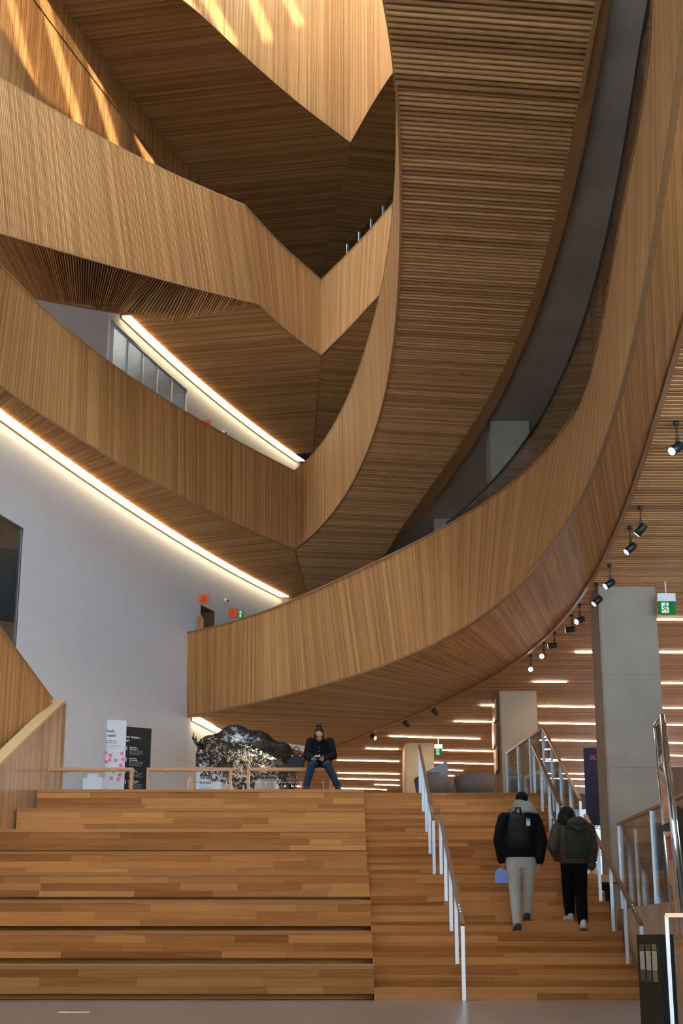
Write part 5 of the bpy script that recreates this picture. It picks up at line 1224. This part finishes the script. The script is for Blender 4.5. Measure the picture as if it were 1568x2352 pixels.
for k in range(4700):
    i = bisect.bisect(acc, rnd.random() * tot); i = min(i, len(tris) - 1); a, P_, nn = tris[i]
    u_, v_ = rnd.random(), rnd.random()
    if u_ + v_ > 1: u_, v_ = 1 - u_, 1 - v_
    p = P_[0] + (P_[1] - P_[0]) * u_ + (P_[2] - P_[0]) * v_; q = nn.to_track_quat('Z', 'Y').to_matrix() @ Matrix.Rotation(rnd.uniform(0, 6.28), 3, 'Z'); tl = Matrix.Rotation(rnd.uniform(-.15, .15), 3, 'X')
    vv, ff = glyphs[k % len(glyphs)]; s_ = rnd.uniform(.75, 1.25); base_ = nn * rnd.uniform(0, .02)
    bm_.add([p + base_ + q @ (tl @ (x * s_)) for x in vv], ff)
bpy.data.objects.remove(src)
M['letters'] = plain('dark polished steel', (.085, .078, .072), .30, metal=.95)
c = WB(560, 700); r = tag(empty('bison_sculpture', (0, 0, 0)), 'life-size bison sculpture made of cut steel letters on the second floor', 'sculpture')
tag(bm_.build('letter_shell', M['letters'], r), kind='stuff')
for q in (-1, 1):
    m = MB(); a = WB(180, 330, q * .22); m.tube([a, a + Vector((-.12, q * .08, .03)), a + Vector((-.19, q * .08, .14)), a + Vector((-.18, q * .05, .26))], [.045, .04, .028, .008], 10); m.build('horn', M['letters'], r)
# thin wire barrier round the sculpture
r = tag(empty('wire_barrier', (0, 0, 0)), 'thin low wire barrier standing in front of the metal bison', 'barrier')
pp = [on_y(x, 1806, 29.6) for x in (432, 520, 610, 690, 742)]
for p in pp: m = MB(); m.tube([(p.x, 29.6, Z_PLAT), (p.x, 29.6, Z_PLAT + .42)], .008, 6); m.build('stanchion', M['steel'], r)
m = MB(); m.tube([(p.x, 29.6, Z_PLAT + .40) for p in pp], .004, 6); m.build('wire', M['steel'], r)
# book sign behind the bison's beard, white drum
a, b_ = on_y(450, 1800, 32.6), on_y(508, 1800, 32.6)
r, L, H = panel('standing_sign', 'white standing sign with bold lettering under the head of the bison', 'sign', (a.x, 32.6), (b_.x, 32.75), Z_PLAT, on_y(450, 1735, 32.6).z, .1, M['whitepanel'])
zt_ = on_y(460, 1788, 32.6).z - Z_PLAT; put(text_mesh('fifth', .18, 'headline', M['ink'], r, .005), .09, zt_); put(text_mesh('book', .12, 'subtitle', M['ink'], r), .09, zt_ - .12); greek(r, .09, zt_ - .19, [.3, .26], .035, .014, M['greyink'])
p = on_y(610, 1800, 36.5); r = tag(empty('round_pedestal', (p.x, 36.5, Z_PLAT)), 'round white pedestal on the floor behind the bison', 'pedestal'); m = MB(); hz = on_y(610, 1777, 36.5).z - Z_PLAT
m.tube([(0, 0, .06), (0, 0, hz)], [.26, .26], 28); m.build('drum', M['whitepanel'], r); m = MB(); m.tube([(0, 0, 0), (0, 0, .06)], .22, 24); m.build('base', M['black'], r)
# ---------------------------------------------------------------- tub chairs
M['fabric'] = plain('taupe felt', (.20, .160, .145), .9, noise=.1, scale=60)
def tub(label, x, Y, rz, w=.84):
    p = on_y(x, 1800, Y); r = tag(empty('tub_chair', (p.x, Y, Z_PLAT), rz), label, 'chair', 'grey tub chairs on the second floor')
    k = w / .84; m = MB(); R = []
    for i in range(25):                                   # shell: back arc with forward arms
        a = math.radians(-118 + 236 * i / 24); ca, sa = math.sin(a), -math.cos(a); hgt = .74 - .16 * (abs(i - 12) / 12) ** 2; ro = .42 * k
        R.append([Vector((ca * ro * .84, sa * ro * .84, .30)), Vector((ca * ro * 1.0, sa * ro * 1.0, hgt)), Vector((ca * ro * .9, sa * ro * .9, hgt + .01)), Vector((ca * ro * .72, sa * ro * .72, .32))])
    m.rings(R); m.build('shell', M['fabric'], r)
    m = MB(); oval(m, [(0, .02, .26, .26 * k, .25 * k), (0, .02, .29, .33 * k, .31 * k), (0, .03, .40, .33 * k, .31 * k), (0, .03, .43, .29 * k, .27 * k)]); m.build('seat_cushion', M['fabric'], r)
    m = MB(); m.tube([(0, 0, .03), (0, 0, .28)], .035, 12); m.build('pedestal', M['steel'], r); m = MB(); m.tube([(0, 0, 0), (0, 0, .03)], .26, 24); m.build('base', M['steel'], r)
    return r
tub('grey tub chair shown from behind between the handrail and the copper plates', 1090, 31.2, .1, .90); tub('low grey tub chair behind the centre handrail', 996, 31.6, -.25, .88); tub('grey tub chair behind the landing glass', 1207, 31.9, .2, .84)
# library sign with slanted top
a, b_ = on_y(997, 1800, 36.0), on_y(1028, 1800, 36.0); z0 = on_y(1000, 1762, 36).z; z1 = on_y(1028, 1747, 36).z; M['signblue'] = plain('pale blue sign', (.36, .42, .46), .5)
r = tag(empty('standing_sign', (a.x - .35, 36.0, Z_PLAT)), 'pale blue sign with slanted top and library lettering behind the chairs', 'sign'); w_ = b_.x - a.x + .35
m = MB(); m.hexa([(0, -.02, 0), (w_, -.02, 0), (w_, .02, 0), (0, .02, 0)], [(0, -.02, z0 - Z_PLAT - .2), (w_, -.02, z1 - Z_PLAT), (w_, .02, z1 - Z_PLAT), (0, .02, z0 - Z_PLAT - .2)]); m.build('board', M['signblue'], r)
put(text_mesh('Library', .13, 'lettering', M['ink'], r, .002), .12, on_y(1010, 1780, 36).z - Z_PLAT, -.024)
# ---------------------------------------------------------------- navy banner beyond the landing
Yb = 26.6; a, b_ = on_y(1339, 1720, Yb), on_y(1420, 1717, Yb); zt_, zb = on_y(1345, 1718, Yb).z, on_y(1345, 1896, Yb).z
r = tag(empty('banner_stand', (a.x, Yb, 1.8)), 'navy banner with orange heading standing beside the massive column', 'banner'); w_ = b_.x - a.x
m = MB(); m.box((w_ / 2, 0, (zt_ + zb) / 2 - 1.8), (w_, .03, zt_ - zb)); m.build('sheet', M['navy'], r)
put(text_mesh('BO', .125, 'headline', M['orangeink'], r, .0, shear=.25), .10, zt_ - 1.8 - .22, -.017)
greek(r, .10, zt_ - 2.05, [.4, .35], .06, .022, M['greyink']); 
for i in range(9): greek(r, .10, zt_ - 2.22 - i * .125, [.48, .42, .36], .036, .016, M['orangeink'] if i < 2 else M['greyink'])
m = MB(); m.tube([(.06, .03, 0), (.06, .03, zb - 1.8 + .05)], .015, 8); m.tube([(w_ - .06, .03, 0), (w_ - .06, .03, zb - 1.8 + .05)], .015, 8); m.build('frame', M['steel'], r); m = MB(); m.box((w_ / 2, .03, .015), (w_, .3, .03)); m.build('foot', M['black'], r)
tag(box_obj('floor_landing', (6.2, 27.0, 1.7), (4.6, 5.0, .2), M['floor']), 'side landing at half height beside the stairs', kind='structure')
# ---------------------------------------------------------------- plants
M['leaf'] = plain('dark leaf', (.035, .075, .03), .45, noise=.3, scale=8); M['pot'] = plain('pale pot', (.55, .5, .44), .6)
def plant(label, loc, hgt, n, seed, spread=.25):
    r = tag(empty('potted_plant', loc), label, 'plant'); q = random.Random(seed); m = MB(); oval(m, [(0, 0, 0, .13, .13), (0, 0, .3, .17, .17), (0, 0, .3, .14, .14), (0, 0, .26, .13, .13)]); m.build('pot', M['pot'], r)
    m = MB(); m.tube([(0, 0, .2), (.02, 0, hgt * .5), (-.01, 0, hgt * .85)], [.02, .015, .008], 8); m.build('stem', M['trim'], r)
    for k in range(n):
        a, z = q.uniform(0, 6.28), q.uniform(.35, 1) * hgt; L = q.uniform(.16, .30); d = Vector((math.cos(a), math.sin(a), q.uniform(.1, .7))).normalized(); s = d.cross(Vector((0, 0, 1))).normalized(); b0 = Vector((0, 0, z * .85)); sp = spread * .3
        P_ = [b0, b0 + d * (L * .35 + sp) + s * L * .2, b0 + d * (L + sp) - Vector((0, 0, L * .3)), b0 + d * (L * .35 + sp) - s * L * .2]
        m = MB(); m.add([P_[0], P_[1], P_[2], P_[3], b0 + d * (L * .4 + sp) - Vector((0, 0, .02))], [(0, 1, 4), (1, 2, 4), (2, 3, 4), (3, 0, 4)]); m.build('leaf', M['leaf'], r)
    return r
p = on_y(1280, 1840, 32); plant('potted rubber plant behind the upper flight glass', (p.x, 32, Z_PLAT), 1.0, 24, 3)
plant('tall dark plant under the navy banner beside the column', (PX(1362, 26.1), 26.1, 1.8), .95, 40, 9, .1)
# ---------------------------------------------------------------- recycling bin, chrome frames at the right edge
M['bin'] = plain('olive bin panel', (.030, .021, .009), .6, spec=.15); M['binlabel'] = plain('bin label', (.45, .33, .22), .6); M['bingreen'] = plain('bin green', (.14, .15, .02), .6); M['binbrown'] = plain('bin brown', (.09, .045, .02), .6)
Yn = 11.6; zt_ = on_y(1500, 2146, Yn).z; xl, xm, xr = PX(1487, Yn), PX(1513, Yn), PX(1548, Yn)
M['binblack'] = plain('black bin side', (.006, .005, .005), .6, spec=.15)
r = tag(empty('recycling_bin', (xm, Yn, 0)), 'dark recycling bin with three pale labels in front of the side wall', 'bin')
hgt = zt_
P0_, P1_ = Vector((xl - xm, .38, 0)), Vector((0, 0, 0)); P2_ = Vector((xr - xm, .0, 0)); P3_ = P2_ + Vector((-.02, .5, 0))
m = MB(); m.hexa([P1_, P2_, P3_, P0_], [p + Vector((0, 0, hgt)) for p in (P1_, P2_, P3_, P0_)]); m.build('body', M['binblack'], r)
v = (P1_ - P0_); nn = Vector((v.y, -v.x, 0)).normalized() * -1
if nn.y > 0: nn = -nn
m = MB(); A_, B_ = P0_ + nn * .006, P1_ + nn * .006; m.hexa([P0_, P1_, B_, A_], [p + Vector((0, 0, hgt)) for p in (P0_, P1_, B_, A_)]); m.build('front_panel', M['bin'], r)
for i in range(3):
    t0, t1 = .14 + i * .29, .14 + i * .29 + .22; a, c = P0_.lerp(P1_, t0) + nn * .009, P0_.lerp(P1_, t1) + nn * .009
    zz0 = on_y(1495, 2228 + i * 1, Yn).z; zz1 = on_y(1495, 2184, Yn).z
    m = MB(); m.hexa([a, c, c + nn * .002, a + nn * .002], [p + Vector((0, 0, 0)) for p in (a, c, c + nn * .002, a + nn * .002)]) if False else m.hexa([p + Vector((0, 0, zz0)) for p in (a, c, c + nn * .002, a + nn * .002)], [p + Vector((0, 0, zz1)) for p in (a, c, c + nn * .002, a + nn * .002)]); m.build('label_plate', M['binlabel'], r)
    for z_a, z_b in ((zz1 + .004, zz1 + .05), (zz0 - .085, zz0 - .004)):
        m = MB(); m.hexa([p + Vector((0, 0, z_a)) for p in (a, c, c + nn * .002, a + nn * .002)], [p + Vector((0, 0, z_b)) for p in (a, c, c + nn * .002, a + nn * .002)]); m.build('colour_band', M['bingreen'] if i == 2 else M['binbrown'], r)
    for q in range(5):
        m = MB(); aa, cc = a.lerp(c, .3) + nn * .003, a.lerp(c, .7) + nn * .003; zq = zz1 - .02 - q * (zz1 - zz0 - .04) / 4
        m.hexa([p + Vector((0, 0, zq - .006)) for p in (aa, cc, cc + nn * .001, aa + nn * .001)], [p + Vector((0, 0, zq + .006)) for p in (aa, cc, cc + nn * .001, aa + nn * .001)]); m.build('print_mark', M['greyink'], r)
# tall chrome framed glass case
Yc = 12.4
def WC(x, y, dy=0): p = on_y(x, y, Yc + dy); return p
r = tag(empty('display_case', (0, 0, 0)), 'tall leaning glass case with polished chrome frame at the right edge', 'display case')
tl, tr_, bl, br = WC(1501, 1668, .35), WC(1518, 1642), WC(1548, 2205, .35), WC(1586, 2420)
tl2 = WC(1500, 1670, .35)
for a, c, w_, nm in ((tl, WC(1553, 2210, .35), .018, 'back_tube'), (tr_, WC(1572, 2160), .045, 'front_tube'), (tr_ + Vector((.035, .02, 0)), WC(1577, 2160) + Vector((.035, .02, 0)), .012, 'edge_tube'), (tl, tr_, .02, 'top_tube')):
    m = MB(); m.tube([a, c], w_ * .6, 14); m.build(nm, M['chrome'] if nm != 'front_tube' else M['bronzechrome'] if 'bronzechrome' in M else M['chrome'], r)
a, c = WC(1518, 1905, .35), WC(1545, 1892); m = MB(); m.bar(a, c, .05, .04); m.build('clamp', M['black'], r)
m = MB(); m.face([tl, tr_, WC(1572, 2160), WC(1553, 2210, .35)]); m.build('glass_pane', M['glass'], r)
a, c = WC(1533, 1925, .2), WC(1552, 1925, .1); d_ = WC(1556, 1975, .1); e_ = WC(1537, 1975, .2); M['redprint'] = plain('red printed sheet', (.35, .05, .035), .6); M['pinkprint'] = plain('pink printed sheet', (.42, .22, .16), .6)
m = MB(); m.face([a, c, d_, e_]); m.build('red_sheet', M['redprint'], r); m = MB(); m.face([e_, d_, WC(1572, 2150, .1), WC(1556, 2150, .2)]); m.build('printed_sheet', M['pinkprint'], r)
# chrome railing frame near the bin
Yr = 10.9
r = tag(empty('steel_barrier', (0, 0, 0)), 'slim steel barrier frame in front of the recycling bin', 'barrier'); a, c = on_y(1526, 2102, Yr), on_y(1600, 2102, Yr); 
m = MB(); m.bar((a.x, Yr, a.z), (c.x, Yr, a.z), .03, .03); m.build('top_bar', M['bronze'], r)
for p in (a, c): m = MB(); m.box((p.x + .01, Yr, a.z / 2), (.028, .02, a.z)); m.build('post', M['steel'], r)
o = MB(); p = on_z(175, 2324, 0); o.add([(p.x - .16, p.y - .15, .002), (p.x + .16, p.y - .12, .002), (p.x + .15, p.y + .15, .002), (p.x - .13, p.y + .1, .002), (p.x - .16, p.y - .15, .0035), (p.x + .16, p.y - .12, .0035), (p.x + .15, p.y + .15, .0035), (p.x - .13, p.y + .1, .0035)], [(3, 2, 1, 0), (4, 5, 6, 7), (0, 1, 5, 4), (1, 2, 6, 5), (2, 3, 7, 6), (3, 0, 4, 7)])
tag(o.build('gleam_plate', M['chrome']), 'small polished plate added for the bluish gleam on the lobby floor', 'gleam plate')  # mirror plate added in place of a light reflection on the floor
